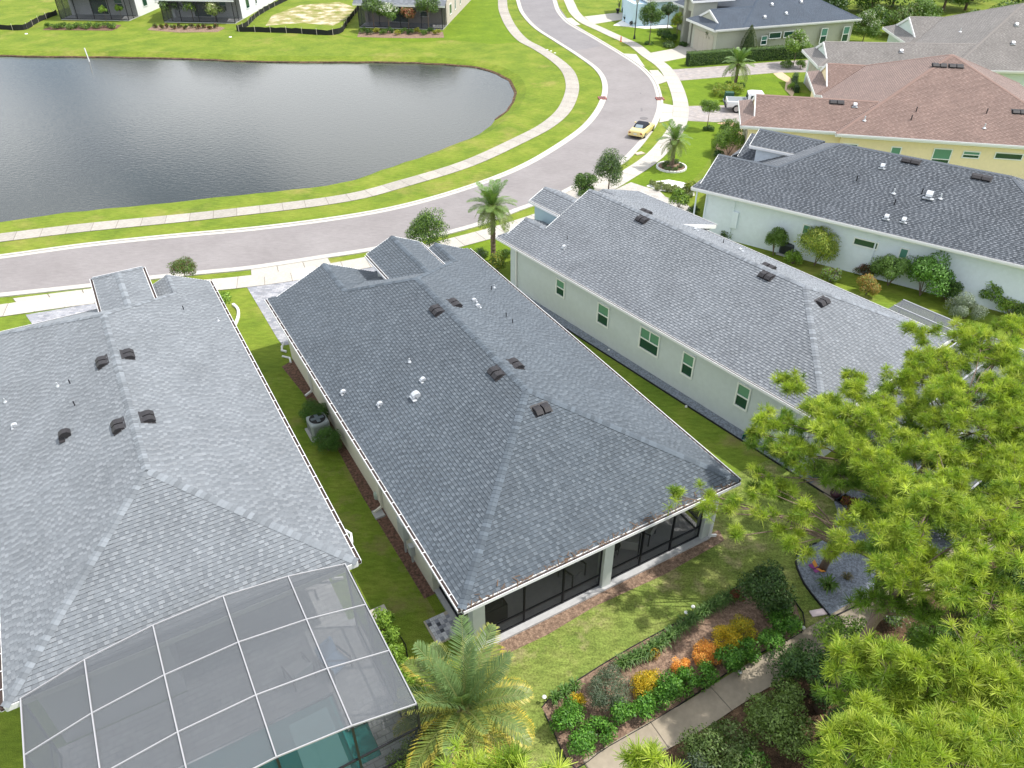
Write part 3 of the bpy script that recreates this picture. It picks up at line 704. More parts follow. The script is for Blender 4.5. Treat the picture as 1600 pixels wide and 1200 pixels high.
roof2 = roof_part(H2, 'slate', f2, [((0, 0, HE), (R, R, zr), .3), ((W, 0, HE), (R, R, zr), .3), ((R, R, zr), (R, 14.98, zr), PT),
    ((2.93, 17.54, Z(Lp, 2.93, 0)[2]), (R, 14.98, zr), .3), ((2.93, 20.6, Z(Lp, 2.93, 0)[2]), (2.93, 17.54, Z(Lp, 2.93, 0)[2]), PT),
    ((6.48, 20.35, 5.19), (6.48, 15.96, 5.19), PT), ((9, 20.7, Z(Rp, 9, 0)[2]), (9, 18.48, Z(Rp, 9, 0)[2]), PT), ((9, 18.48, Z(Rp, 9, 0)[2]), (R, 14.98, zr), .3)])
fascia(H2, [((0, 0, HE), (W, 0, HE)), ((0, 0, HE), (0, 21, HE)), ((W, 0, HE), (W, 20.95, HE)), ((5.08, 17.36, 4.55), (5.08, 20.35, 4.55)), ((7.9, 17.4, 4.55), (7.9, 20.35, 4.55)),
            ((5.08, 20.36, 4.55), (6.48, 20.36, 5.19)), ((6.48, 20.36, 5.19), (7.9, 20.36, 4.55)), ((0, 21, HE), (5.86, 21, HE)), ((7.01, 20.98, HE), (W, 20.98, HE)),
            ((.42, 20.61, 3.33), (2.93, 20.61, 4.47)), ((2.93, 20.61, 4.47), (5.44, 20.61, 3.33)), ((7.3, 20.71, 3.27), (9, 20.71, 4.04)), ((9, 20.71, 4.04), (W-.3, 20.71, 3.27))])
gutter(H2, (0, -.0, HE-.02), (0, 21, HE-.02), (-1, 0, 0))
gutter(H2, (0, 0, HE-.02), (W, 0, HE-.02), (0, -1, 0), False)
gutter(H2, (W, 0, HE-.02), (W, 20.9, HE-.02), (1, 0, 0), False)
for a in (((5.08, 17.4, 4.5), (5.08, 20.3, 4.5), (-1, 0, 0)), ((7.9, 17.5, 4.5), (7.9, 20.3, 4.5), (1, 0, 0))): gutter(H2, *a, False)
walls(H2, [(.42, 10.44, 3.3, 17.2), (.42, 5.4, 17.2, 20.1), (7.45, 10.44, 17.2, 20.2)], M_w2c)
walls(H2, [(5.4, 5.6, 17.2, 20.0), (7.3, 7.44, 17.2, 20.0)], M_w2, 4.4, 'entry_wall')
soffit(H2, [(0.04, W-.04, .04, 17.2), (.04, 5.8, 17.2, 20.95), (7.05, W-.04, 17.2, 20.9)])
gable(H2, .5, 5.36, HE+.15, 4.35, 20.3, M_w2); gable(H2, 7.4, 10.5, HE+.1, 3.9, 20.4, M_w2); gable(H2, 5.3, 7.7, 4.4, 5.0, 20.05, M_w2)
garage_door(H2, 1.2, 4.8, 20.1)
# fallen needles caught along the back eave
n_ = 210; uu = _r.uniform(.2, 10.8, n_); vv = np.abs(_r.normal(0, .10, n_))-.06; aa = _r.uniform(0, 6.28, n_); Ls = _r.uniform(.04, .11, n_); zz_ = HE+np.maximum(vv, 0)*PT+.036
dx_, dy_ = np.cos(aa)*Ls, np.sin(aa)*Ls; w0_ = .008
Vd = np.stack([np.stack([uu-dx_+dy_*.12, vv-dy_-dx_*.12, zz_], 1), np.stack([uu+dx_, vv+dy_, zz_+dy_*PT], 1), np.stack([uu+dx_-dy_*.2, vv+dy_+dx_*.2, zz_+dy_*PT+.004], 1), np.stack([uu-dx_-dy_*.2, vv-dy_+dx_*.2, zz_+.004], 1)], 1).reshape(-1, 3)
link('fallen_needles', mesh_np('fallen_needles', Vd, np.arange(4*n_).reshape(-1, 4)), mat('dead_needles', (.12, .075, .045), .9), roof2, kind='stuff')
# rear porch
PV0, PV1 = .42, 3.3
MB().box(.45, 10.6, PV0-.1, PV1, 0, .1).build('porch_slab', M_slab, H2)
mb = MB()
for u0, u1 in ((.55, .98), (5.62, 6.0), (10.2, 10.55)): MB().box(u0, u1, PV0, PV0+.35, .1, 2.75).build('column', M_w2, H2)
MB().box(.55, 10.5, PV0+.03, PV0+.3, 2.75, HE-.2).build('porch_beam', M_w2, H2)
MB().box(.55, .85, PV0+.4, PV1, 2.75, HE-.2).build('porch_beam', M_w2, H2)
MB().box(10.2, 10.5, PV0+.4, PV1, 2.75, HE-.2).build('porch_beam', M_w2, H2)
for (u0, u1, n) in ((.98, 5.62, 3), (6.0, 10.2, 3)):
    d = (u1-u0)/n
    for i in range(n):
        a, b = u0+i*d, u0+(i+1)*d
        s_ = MB().box(a+.02, b-.02, PV0+.16, PV0+.165, .12, 2.73).build('screen_panel', M_screen, H2)
        mb = MB()
        for q in (a, b): mb.box(q-.025, q+.025, PV0+.13, PV0+.2, .1, 2.75)
        mb.box(a, b, PV0+.135, PV0+.195, .1, .15); mb.box(a, b, PV0+.135, PV0+.195, .62, .67); mb.box(a, b, PV0+.135, PV0+.195, 2.70, 2.75)
        mb.build('frame', M_dark, s_)
for (v0, v1) in ((PV0+.35, 2.0), (2.0, PV1)):
    for u in (.66, 10.38):
        s_ = MB().box(u, u+.005, v0+.02, v1-.02, .12, 2.73).build('screen_panel', M_screen, H2)
        MB().box(u-.025, u+.03, v0-.02, v0+.03, .1, 2.75).box(u-.025, u+.03, v0, v1, .62, .67).box(u-.025, u+.03, v0, v1, .1, .15).build('frame', M_dark, s_)
window(H2, ('v', 3.3, -1), 3.2, 2.4, .12, 2.35, False); window(H2, ('v', 3.3, -1), 8.3, 1.6, .9, 2.35)
for a in ((5.13, 12.24, Lp), (6.15, 12.58, Rp), (5.12, 7.09, Lp), (6.13, 7.37, Rp), (5.6, 4.65, Bp)): roof_vent(H2, a[0], a[1], a[2], 'v')
for a in ((3.11, 10.6, Lp, 'pipe'), (3.07, 9.23, Lp, 'hood'), (.53, 11.54, Lp, 'hood'), (1.36, 9.6, Lp, 'hood'), (9.58, 15.39, Rp, 'pipe'), (9.26, 15.07, Rp, 'dark'), (7.4, 13.22, Rp, 'hood'), (7.27, 12.61, Rp, 'hood'), (8.32, 11.98, Rp, 'dark'), (8.29, 11.36, Rp, 'dark')): pipe_vent(H2, *a, s=.62)
pipe_vent(H2, 2.52, 8.71, Lp, 'hood', 1.0)
downspout(H2, .36, 16.6, 2.9); downspout(H2, .36, 7.9, 2.9, m=M_w2c); downspout(H2, 10.5, .3, 2.9, (1, 0))
e_ = MB().box(.2, .42, 5.2, 5.75, .9, 1.7).build('meter_box', mat('grey_box', (.4, .42, .42), .5), H2, bevel=.02)
MB().box(.24, .42, 4.75, 5.0, .5, .95).box(.3, .38, 4.86, 4.9, .05, .5).box(.28, .36, 5.45, 5.5, 0, .9).build('meter_box', mat('grey_box'), H2)

# ---- house 1: pewter roof and pool cage, left ------------------------------------------------
W, R = 9.83, 4.915
H1 = make_house('house', 'pewter grey roofed house at lower left with a screened pool cage behind', *F1)
Lp1, Rp1, Bp1, Fp1 = (PT, 0, HE), (-PT, 0, HE+PT*W), (0, PT, HE), (0, -PT, HE+PT*20.77)
f1 = [([(0, 0), (W, 0), (R, R)], Bp1), ([(0, 0), (R, R), (R, 15.85), (0, 20.77)], Lp1), ([(W, 0), (W, 21), (7.99, 21), (7.99, 18.93), (R, 15.85), (R, R)], Rp1),
      ([(R, 15.85), (7.99, 18.93), (6.15, 20.77), (0, 20.77)], Fp1), ([(7.99, 18.93), (7.99, 21), (6.15, 21), (6.15, 20.77)], (PT, 0, HE-PT*6.15)),
      ([(5.93, 16.9), (4.82, 18.03), (4.82, 21.6), (5.93, 20.5)], (PT, 0, 4.38-PT*4.82)), ([(5.93, 16.9), (7.04, 18.0), (7.04, 21.6), (5.93, 20.5)], (-PT, 0, 4.885+PT*5.93)),
      ([(4.82, 21.6), (5.93, 20.5), (7.04, 21.6)], (0, -PT, 4.38+PT*21.6))]
zr = HE+PT*R; ze = 4.885
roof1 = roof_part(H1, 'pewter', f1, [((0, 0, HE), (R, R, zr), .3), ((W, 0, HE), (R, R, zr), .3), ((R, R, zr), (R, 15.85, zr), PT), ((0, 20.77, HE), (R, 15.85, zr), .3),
    ((7.99, 18.93, 3.97), (R, 15.85, zr), .3), ((7.99, 21, 3.97), (7.99, 18.93, 3.97), PT), ((5.93, 20.5, ze), (5.93, 16.9, ze), PT), ((4.82, 21.6, 4.38), (5.93, 20.5, ze), .3), ((7.04, 21.6, 4.38), (5.93, 20.5, ze), .3)], tw=(.12, .22))
fascia(H1, [((0, 0, HE), (W, 0, HE)), ((0, 0, HE), (0, 20.77, HE)), ((W, 0, HE), (W, 21, HE)), ((0, 20.77, HE), (6.15, 20.77, HE)), ((4.82, 18.03, 4.38), (4.82, 21.6, 4.38)), ((7.04, 18.03, 4.38), (7.04, 21.6, 4.38)), ((4.82, 21.6, 4.38), (7.04, 21.6, 4.38)),
            ((6.15, 21.0, HE), (7.99, 21, 3.97)), ((7.99, 21, 3.97), (W, 21, HE))])
gutter(H1, (W, 0, HE-.02), (W, 21, HE-.02), (1, 0, 0)); gutter(H1, (0, 0, HE-.02), (0, 20.7, HE-.02), (-1, 0, 0)); gutter(H1, (0, 20.77, HE-.02), (4.8, 20.77, HE-.02), (0, 1, 0), False)
gutter(H1, (4.82, 18.1, 4.35), (4.82, 21.6, 4.35), (-1, 0, 0), False); gutter(H1, (7.04, 18.1, 4.35), (7.04, 21.6, 4.35), (1, 0, 0), False); gutter(H1, (4.82, 21.6, 4.35), (7.04, 21.6, 4.35), (0, 1, 0), False)
walls(H1, [(.55, W-.55, 3.0, 20.2), (.55, 4.0, .5, 3.0)], M_w1); walls(H1, [(5.1, 6.76, 19, 21.1)], M_w1, 4.2, 'entry_wall')
soffit(H1, [(.04, W-.04, .04, 20.7)]); gable(H1, 6.6, 9.3, HE, 3.75, 20.7, M_w1)
MB().box(5.2, 6.9, -.08, .0, 4.0, 4.2) 
for a in ((4.42, 12.42, Lp1), (5.36, 12.44, Rp1), (4.42, 7.99, Lp1), (5.38, 7.98, Rp1)): roof_vent(H1, *a, 'v')
for a in ((2.66, 12.91, Lp1, 'pipe'), (3.12, 12.52, Lp1, 'dark'), (3.14, 10.94, Lp1, 'dark'), (.59, 14.34, Lp1, 'pipe'), (.87, 12.28, Lp1, 'hood'), (8.05, 17.2, Rp1, 'dark'), (9.29, 16.39, Rp1, 'pipe')): pipe_vent(H1, *a, s=.62)
pipe_vent(H1, 2.65, 9.48, Lp1, 'cowl', 1.2)
downspout(H1, W-.45, 2.2, 2.9, (1, 0))
MB().tube([(W+.15, 1.55, HE-.1), (W+.3, 1.5, HE-.3), (W+.22, 1.2, HE-.35), (W+.12, 1.1, HE-.6)], .045, 8).build('downspout_elbow', M_alum, H1)
# pool cage: arched roof of screen bays on white beams, dark side frames
cage = thing('pool_cage', 'screened pool enclosure with pale roof beams behind the pewter roofed house', 'pool cage', F1[:2]+(0,), F1[2])
CU = [.4, 2.1, 3.93, 5.86, 7.72, 9.45]; CZ = [3.15, 3.62, 3.88, 3.92, 3.66, 3.2]; CV = [0.02, -1.75, -3.55, -5.4]
beams = MB()
for i in range(6):
    beams_ = MB().beam((CU[i], CV[0], CZ[i]+.03), (CU[i], CV[-1], CZ[i]+.03), .032, .07); beams_.build('rafter', M_beam, cage)
for j in range(4):
    for i in range(5): MB().beam((CU[i], CV[j], CZ[i]+.03), (CU[i+1], CV[j], CZ[i+1]+.03), .03, .05).build('purlin', M_beam, cage)
for i in range(5):
    for j in range(3):
        m2 = MB(); m2.v = [(CU[i], CV[j], CZ[i]+.012), (CU[i], CV[j+1], CZ[i]+.012), (CU[i+1], CV[j+1], CZ[i+1]+.012), (CU[i+1], CV[j], CZ[i+1]+.012)]
        m2.v += [(x, y, z+.004) for x, y, z in m2.v]; m2.f = [(3, 2, 1, 0), (4, 5, 6, 7), (0, 1, 5, 4), (1, 2, 6, 5), (2, 3, 7, 6), (3, 0, 4, 7)]
        m2.build('roof_screen', M_cageroof, cage)
for i in range(6):
    MB().box(CU[i]-.03, CU[i]+.03, CV[-1]-.04, CV[-1]+.04, .05, CZ[i]).build('post', M_dark, cage)
for j in range(0, 4):
    for u in (CU[0], CU[-1]): MB().box(u-.03, u+.03, CV[j]-.03, CV[j]+.03, .05, 3.15).build('post', M_dark, cage) if j < 3 else None
for i in range(5):
    for z in (.15, 1.0, 2.1): MB().beam((CU[i]+.03, CV[-1], z), (CU[i+1]-.03, CV[-1], z), .05, .05).build('rail', M_dark, cage)
    m2 = MB(); y = CV[-1]; m2.v = [(CU[i]+.03, y, .1), (CU[i+1]-.03, y, .1), (CU[i+1]-.03, y, CZ[i+1]-.02), (CU[i]+.03, y, CZ[i]-.02)]
    m2.v += [(a, b+.004, c) for a, b, c in m2.v]; m2.f = [(3, 2, 1, 0), (4, 5, 6, 7), (0, 1, 5, 4), (1, 2, 6, 5), (2, 3, 7, 6), (3, 0, 4, 7)]; m2.build('side_screen', M_cageside, cage)
for u in (CU[0], CU[-1]):
    for j in range(3):
        MB().box(u-.002, u+.002, CV[j+1]+.03, CV[j]-.03, .1, 3.12).build('side_screen', M_cageside, cage)
        for z in (.15, 1.0): MB().beam((u, CV[j+1]+.03, z), (u, CV[j]-.03, z), .05, .05).build('rail', M_dark, cage)
MB().box(CU[0]-.1, CU[-1]+.12, CV[-1]-.12, CV[-1]+.1, 0, .1).box(CU[-1]-.08, CU[-1]+.12, CV[-1]+.1, 0, 0, .1).build('curb', M_slab, cage)
pd = thing('pool_deck', 'grey paved deck around the pool inside the cage', 'pool deck', F1[:2]+(0,), F1[2])

# pool and deck
mb = MB(); pu0, pu1, pv0, pv1 = 3.2, 7.9, -5.0, -1.9
mb.box(.3, pu0, -5.35, .4, 0, .06).box(pu1, 9.5, -3.3, .4, 0, .06).box(8.5, 9.5, -5.35, -3.3, 0, .06).box(pu1, 8.5, -5.35, -4.5, 0, .06).box(pu0, pu1, pv1, .4, 0, .06).box(pu0, pu1, -5.35, pv0, 0, .06)
mb.box(4.0, W-.55, .4, 3.0, 0, .06)
mb.build('deck', paver_mat('deck_pavers', (.5, .5, .5), (.42, .43, .44), (.3, .3, .3), .4), pd)
MB().box(pu0-.12, pu1+.02, pv1, pv1+.22, .06, .09).box(pu1+.02, pu1+.24, -3.3, pv1+.22, .06, .09).build('coping', M_slab, pd)
pl = thing('swimming_pool', 'teal swimming pool with pale steps under the screen cage', 'pool', F1[:2]+(0,), F1[2])
MB().box(pu0, 8.5, -5.0, pv1, -1.3, -1.2).build('basin', mat('pool_plaster', (.12, .5, .48), .6), pl)
mb = MB(); mb.poly([(pu0, pv0, -.08), (pu1, pv0, -.08), (pu1, pv1, -.08), (pu0, pv1, -.08)]); mb.poly([(pu1, -4.5, -.08), (8.5, -4.5, -.08), (8.5, -3.3, -.08), (pu1, -3.3, -.08)]); mb.build('water', M_pool, pl)
MB().box(6.9, 7.6, -4.9, -2.2, -.4, -.04).box(6.4, 6.9, -4.9, -2.2, -.8, -.06).build('step', mat('pool_step', (.25, .6, .58), .5), pl)
def lounge(label, loc, rz, col, frame=M_dark):
    t = thing('outdoor_chair', label, 'chair', loc, rz)
    MB().box(-.32, .32, -.32, .32, .38, .46).build('seat', mat('cushion_'+str(col), col, .9), t)
    MB().hexa([(-.32, .26, .46), (.32, .26, .46), (.32, .36, .46), (-.32, .36, .46), (-.32, .40, 1.0), (.32, .40, 1.0), (.32, .5, 1.0), (-.32, .5, 1.0)]).build('backrest', mat('cushion_'+str(col)), t)
    for s in (-1, 1):
        MB().box(s*.36-.025, s*.36+.025, -.34, .36, .58, .62).build('armrest', frame, t)
        for y in (-.32, .32): MB().box(s*.36-.02, s*.36+.02, y-.02, y+.02, 0, .58).build('leg', frame, t)
    return t
def hp(F, u, v, z=0): p = hloc(F, u, v); return (p.x, p.y, z)
lounge('blue cushioned chair under the pool cage screen', hp(F1, 8.3, -1.2, .06), F1[2]+.4, (.25, .4, .6))
lounge('pale chair beside the blue one under the cage', hp(F1, 7.2, -.9, .06), F1[2]+3.4, (.6, .6, .6))
lounge('cushioned chair with white back at the left of the porch\'s right bay', hp(F2, 7.5, 1.35, .1), F2[2]+2.4, (.5, .5, .48))
lounge('white cushioned porch chair nearest the middle of the right bay', hp(F2, 8.4, 1.6, .1), F2[2]-2.6, (.62, .62, .6))
lounge('dark porch chair just left of the middle column', hp(F2, 5.0, 1.4, .1), F2[2]+.3, (.3, .3, .3))
t = thing('porch_table', 'round dark table between the chairs on the screened porch', 'table', hp(F2, 6.7, 1.5, .1))
MB().lathe([(.4, .68), (.4, .72)], n=20).build('tabletop', M_dark, t); MB().lathe([(.22, 0), (.03, .05), (.03, .68)]).build('leg', M_dark, t)
t = thing('grill', 'black barbecue grill behind the left bay screen', 'grill', hp(F2, 1.6, 1.2, .1), F2[2])
MB().box(-.5, .5, -.28, .28, .1, .85).build('cabinet', M_black, t, bevel=.02); MB().box(-.35, .35, -.27, .27, .85, 1.12).build('lid', M_black, t, bevel=.08)
t = thing('sideboard', 'long dark outdoor sideboard along the porch in the left bay', 'sideboard', hp(F2, 3.7, 2.2, .1), F2[2])
MB().box(-.9, .9, -.3, .3, .1, .9).build('body', M_black, t, bevel=.02); MB().box(-.95, .95, -.33, .33, .9, .94).build('top', M_dark, t)
# paver landing by the porch's side door
t = thing('paver_landing', 'small landing of mottled grey pavers outside the porch side door', 'paving', hp(F2, -.36, 1.3), F2[2])
pc = [mat('paver_a', (.5, .5, .52), .9, noise=.2, nscale=6), mat('paver_b', (.28, .29, .32), .9, noise=.2, nscale=6), mat('paver_c', (.08, .085, .1), .9, noise=.2, nscale=6), mat('paver_d', (.62, .62, .63), .9, noise=.2)]
MB().box(-.06, .86, -.03, 1.02, 0, .06).build('base', mat('edge_restraint', (.45, .4, .32), .9), t)
for i in range(6):
    for j in range(7):
        if (i, j) in ((5, 6),): continue
        m_ = pc[_r.choice(4, p=[.42, .25, .1, .23])]; o = .03 if j % 2 else 0
        MB().box(.004, .132, .004, .137, 0, .05+_r.uniform(0, .01)).build('paver', m_, t, loc=(i*.135+o*0, j*.142, .04))

# ---- house 3: silver roof, sage walls --------------------------------------------------------
W, R = 9.77, 4.885
H3 = make_house('house', 'silver grey roofed house with sage green walls to the right of the middle house', *F3)
L3, R3, B3p = (PT, 0, HE), (-PT, 0, HE+PT*W), (0, PT, HE)
zw = .3
f3 = [([(0, 0), (W, 0), (R, R)], B3p), ([(0, 0), (R, R), (R, 18.85), (1.72, 18.85), (1.72, 20.6), (.42, 20.6), (0, 21.05)], L3), ([(3.87, 18.85), (3.87, 21.5), (2.76, 21.5), (2.76, 18.85)], L3),
      ([(3.87, 18.85), (3.87, 21.5), (4.98, 21.5), (4.98, 18.85)], (-PT, 0, 4.9+PT*3.87)), ([(1.72, 18.85), (1.72, 20.6), (3.44, 20.6), (3.44, 18.85)], (-PT, 0, 3.918+PT*1.72)),
      ([(W, 0), (W, 18.85), (R, 18.85), (R, R)], R3), ([(0, 21.05), (.42, 20.6), (3.1, 20.6), (3.44, 21.05)], (0, -PT, HE+PT*21.05)),
      ([(10.82, 14.4), (10.82, 20.7), (7.74, 18.86), (7.74, 14.4)], (-zw, 0, HE+zw*10.82))]
f3[-1] = ([(10.82, 14.4), (10.82, 20.7), (7.74, 20.7), (7.74, 14.4)], (-zw, 0, HE+zw*10.82))
f3.append(([(5.0, 18.87), (7.72, 18.87), (7.72, 20.7), (5.0, 20.7)], (zw, 0, HE+zw*(10.82-7.74)-zw*7.72)))
zr = HE+PT*R
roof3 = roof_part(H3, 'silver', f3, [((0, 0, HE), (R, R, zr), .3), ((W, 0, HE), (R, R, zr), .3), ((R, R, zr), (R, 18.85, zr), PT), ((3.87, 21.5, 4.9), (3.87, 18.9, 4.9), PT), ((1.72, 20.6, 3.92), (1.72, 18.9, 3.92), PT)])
fascia(H3, [((0, 0, HE), (W, 0, HE)), ((0, 0, HE), (0, 21.05, HE)), ((W, 0, HE), (W, 14.4, HE)), ((2.76, 18.87, 4.4), (2.76, 21.5, 4.4)), ((4.98, 18.87, 4.4), (4.98, 21.5, 4.4)), ((2.76, 21.51, 4.4), (3.87, 21.51, 4.9)), ((3.87, 21.51, 4.9), (4.98, 21.51, 4.4)),
            ((10.82, 14.4, HE), (10.82, 20.7, HE)), ((7.74, 14.38, 4.06), (10.82, 14.38, HE)), ((R, 18.86, zr), (1.72, 18.86, 3.92)), ((.42, 20.61, 3.33), (1.72, 20.61, 3.92)), ((1.72, 20.61, 3.92), (3.1, 20.61, 3.28)), ((0, 21.05, HE), (3.44, 21.05, HE)), ((7.74, 20.7, 4.06), (10.82, 20.7, HE)), ((R, 18.86, zr), (7.7, 18.86, 4.08))], h=.22)
gutter(H3, (0, 0, HE-.02), (0, 21, HE-.02), (-1, 0, 0), False); gutter(H3, (2.76, 18.9, 4.37), (2.76, 21.5, 4.37), (-1, 0, 0), False); gutter(H3, (10.82, 14.4, HE-.02), (10.82, 20.7, HE-.02), (1, 0, 0), False); gutter(H3, (W, 0, HE-.02), (W, 14.3, HE-.02), (1, 0, 0), False)
walls(H3, [(.55, W-.5, .5, 18.3), (.55, 3.2, 18.3, 20.5), (W-.5, 10.3, 15, 20.2), (5.4, W-.5, 18.3, 20.2)], M_w3)
walls(H3, [(3.2, 3.4, 18.4, 21.2), (4.5, 4.7, 18.4, 21.2)], mat('entry_blue_stucco', (.42, .55, .6), .9), 4.25, 'entry_wall')
walls(H3, [(2.95, 3.15, 18.4, 21.3)], mat('entry_blue_stucco'), 4.28, 'entry_wall')
soffit(H3, [(.04, W-.04, .04, 18.7), (.04, 3.4, 18.7, 21), (W-.04, 10.78, 14.44, 20.66)])
mb = MB(); mb.v = [(1.72, 18.7, 3.7), (R, 18.7, 3.2), (R, 18.7, zr-.1), (1.72, 18.8, 3.7), (R, 18.8, 3.2), (R, 18.8, zr-.1), (7.7, 18.7, 3.2), (7.7, 18.7, 4.0), (7.7, 18.8, 3.2), (7.7, 18.8, 4.0)]
mb.f = [(0, 1, 2), (5, 4, 3), (0, 2, 5, 3), (1, 6, 7, 2), (5, 9, 8, 4), (2, 7, 9, 5)]; mb.build('gable_wall', M_w3, H3)
gable(H3, .5, 3.2, HE, 3.8, 20.35, M_w3); gable(H3, 2.9, 4.8, 4.3, 4.8, 21.2, M_w3); garage_door(H3, 6.2, 9.8, 20.2)
for c, w_, z0, z1, mu in ((16.15, .72, 1.3, 2.3, 0), (12.85, .85, 1.08, 2.3, 0), (9.65, 1.3, 1.1, 2.35, 1), (7.22, .72, 1.06, 2.32, 0), (4.1, .72, 1.1, 2.35, 0)): window(H3, ('u', .55, -1), c, w_, z0, z1, True, bool(mu))
window(H3, ('u', .55, -1), 1.9, .72, 1.1, 2.35)
for a in ((4.5, 14.46, L3), (4.52, 6.68, L3), (4.95, 3.95, B3p), (5.7, 15.3, R3), (5.75, 7.4, R3)): roof_vent(H3, *a, 'v')
for a in ((1.25, 16.77, L3, 'hood'), (1.72, 17.1, L3, 'dark'), (7.65, 13.34, R3, 'hood'), (7.36, 11.26, R3, 'dark'), (7.35, 10.14, R3, 'hood')): pipe_vent(H3, *a, s=.65)
downspout(H3, .5, 19.9, 2.9); downspout(H3, .5, -.0+.8, 2.9)
# its screened enclosure
cg = thing('screen_enclosure', 'grey roofed screen enclosure standing at the right of the sage house', 'screen room', F3[:2]+(0,), F3[2])
m2 = MB(); m2.box(-.2, 11.6, -5.2, -.25, 2.95, 2.965).box(9.9, 11.6, -.25, 3.3, 2.95, 2.965).build('roof_screen', M_cageroof, cg)
for u in (9.9, 10.75, 11.6): MB().box(u-.03, u+.03, -5.2, 3.3, 2.93, 2.99).build('rafter', M_grey, cg) if u != 9.9 else MB().box(u-.03, u+.03, -.2, 3.3, 2.90, 2.98).build('rafter', M_dark, cg)
for v in (-5.2, -3.5, -1.8, -.25): MB().box(-.2, 11.6, v-.03, v+.03, 2.995, 3.04).build('purlin', M_grey, cg)
for v in (-5.2, -3.5, -1.8, 0, 1.6, 3.3): MB().box(11.57, 11.63, v-.03, v+.03, 0, 2.93).build('post', M_dark, cg)
for v in (1.6, 3.3): MB().box(9.87, 9.93, v-.03, v+.03, 0, 2.9).build('post', M_dark, cg)
MB().box(9.9, 11.57, 3.3, 3.305, .05, 2.9).box(11.6, 11.605, -5.2, 3.27, .05, 2.9).build('side_screen', M_cageside, cg)
MB().box(9.9, 11.57, 3.27, 3.33, 1.0, 1.05).build('rail', M_dark, cg)

# ---- house 4: charcoal roof, ice blue walls -------------------------------------------------
F4 = (11.45, 46.49, math.radians(55.4)); W, R = 11.3, 5.65; BK = -22.25
H4 = make_house('house', 'charcoal roofed house with long ice blue side wall on the right', *F4)
L4, R4, B4, FF4 = (PT, 0, HE), (-PT, 0, HE+PT*W), (0, PT, HE-PT*BK), (0, -PT, HE+PT*-1.4)
f4 = [([(0, BK), (W, BK), (R, BK+R)], B4), ([(0, BK), (R, BK+R), (R, -7.05), (2.93, -4.33), (2.93, -.4), (.42, -.4), (0, 0)], L4),
      ([(W, BK), (W, 0), (9, -.4), (9, -3.7), (R, -7.05), (R, BK+R)], R4), ([(R, -7.05), (9, -3.7), (6.7, -1.4), (5.86, -1.4), (2.93, -4.33)], FF4),
      ([(2.93, -4.33), (5.86, -1.4), (5.86, -.4), (2.93, -.4)], (-PT, 0, HE+PT*5.86)), ([(9, -3.7), (9, -.4), (6.7, -.4), (6.7, -1.4)], (PT, 0, HE-PT*6.7)),
      ([(7.0, -5.85), (5.5, -4.6), (5.5, -1.5), (7.0, -1.5)], (PT, 0, 4.55-PT*5.5)), ([(7.0, -5.85), (8.5, -4.6), (8.5, -1.5), (7.0, -1.5)], (-PT, 0, 4.55+PT*8.5)),
      ([(0, 0), (.42, -.4), (5.44, -.4), (5.86, 0)], (0, -PT, HE)), ([(6.7, 0.02), (7.0, -.38), (10.9, -.38), (W, .02)], (0, -PT, HE+PT*.02))]
zr = HE+PT*R; z2 = HE+PT*2.93
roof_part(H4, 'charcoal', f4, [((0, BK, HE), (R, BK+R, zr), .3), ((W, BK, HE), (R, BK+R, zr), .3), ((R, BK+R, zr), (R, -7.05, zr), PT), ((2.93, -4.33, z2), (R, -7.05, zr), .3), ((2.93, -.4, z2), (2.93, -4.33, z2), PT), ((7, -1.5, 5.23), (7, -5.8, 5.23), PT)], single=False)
fascia(H4, [((0, BK, HE), (0, 0, HE)), ((0, BK, HE), (W, BK, HE)), ((5.5, -4.6, 4.55), (5.5, -1.5, 4.55)), ((8.5, -4.6, 4.55), (8.5, -1.5, 4.55)), ((5.5, -1.49, 4.55), (7, -1.49, 5.23)), ((7, -1.49, 5.23), (8.5, -1.49, 4.55)), ((0, 0, HE), (5.86, 0, HE)), ((6.7, .02, HE), (W, .02, HE)),
            ((.42, -.39, 3.33), (2.93, -.39, z2)), ((2.93, -.39, z2), (5.44, -.39, 3.33)), ((6.9, -.37, 3.2), (9, -.37, 4.15)), ((9, -.37, 4.15), (11, -.37, 3.25)), ((W, BK, HE), (W, 0, HE))], h=.22)
gutter(H4, (0, BK, HE-.02), (0, 0, HE-.02), (-1, 0, 0), False); gutter(H4, (5.5, -4.6, 4.52), (5.5, -1.5, 4.52), (-1, 0, 0), False)
walls(H4, [(.55, W-.55, BK+.5, -4), (.55, 5.3, -4, -.9), (7.6, W-.55, -4, -.9)], M_w4); walls(H4, [(5.75, 5.95, -4.2, -1.9), (8.05, 8.25, -4.2, -1.9)], M_w4, 4.4, 'entry_wall')
soffit(H4, [(.04, W-.04, BK+.04, -.05)]); gable(H4, .6, 5.3, HE, 4.3, -.7, M_w4); gable(H4, 7, 10.9, HE, 3.95, -.7, M_w4); gable(H4, 5.7, 8.3, 4.4, 5.05, -1.8, M_w4)
garage_door(H4, 1.2, 4.8, -.9)
for a in ((5.3, -11.32, L4), (5.1, -15.19, L4)): roof_vent(H4, *a, 'v', size=(.95, .4))
for a in ((4.45, -10.0, L4, 'hood'), (3.09, -9, L4, 'dark'), (2.74, -11.24, L4, 'pipe'), (2.0, -11.54, L4, 'dark'), (3.15, -12.64, L4, 'dark'), (3.07, -13.66, L4, 'pipe'), (.97, -11.48, L4, 'hood'), (1.02, -12.4, L4, 'hood')): pipe_vent(H4, *a)
pipe_vent(H4, 3.03, -13.06, L4, 'hood', 1.5)
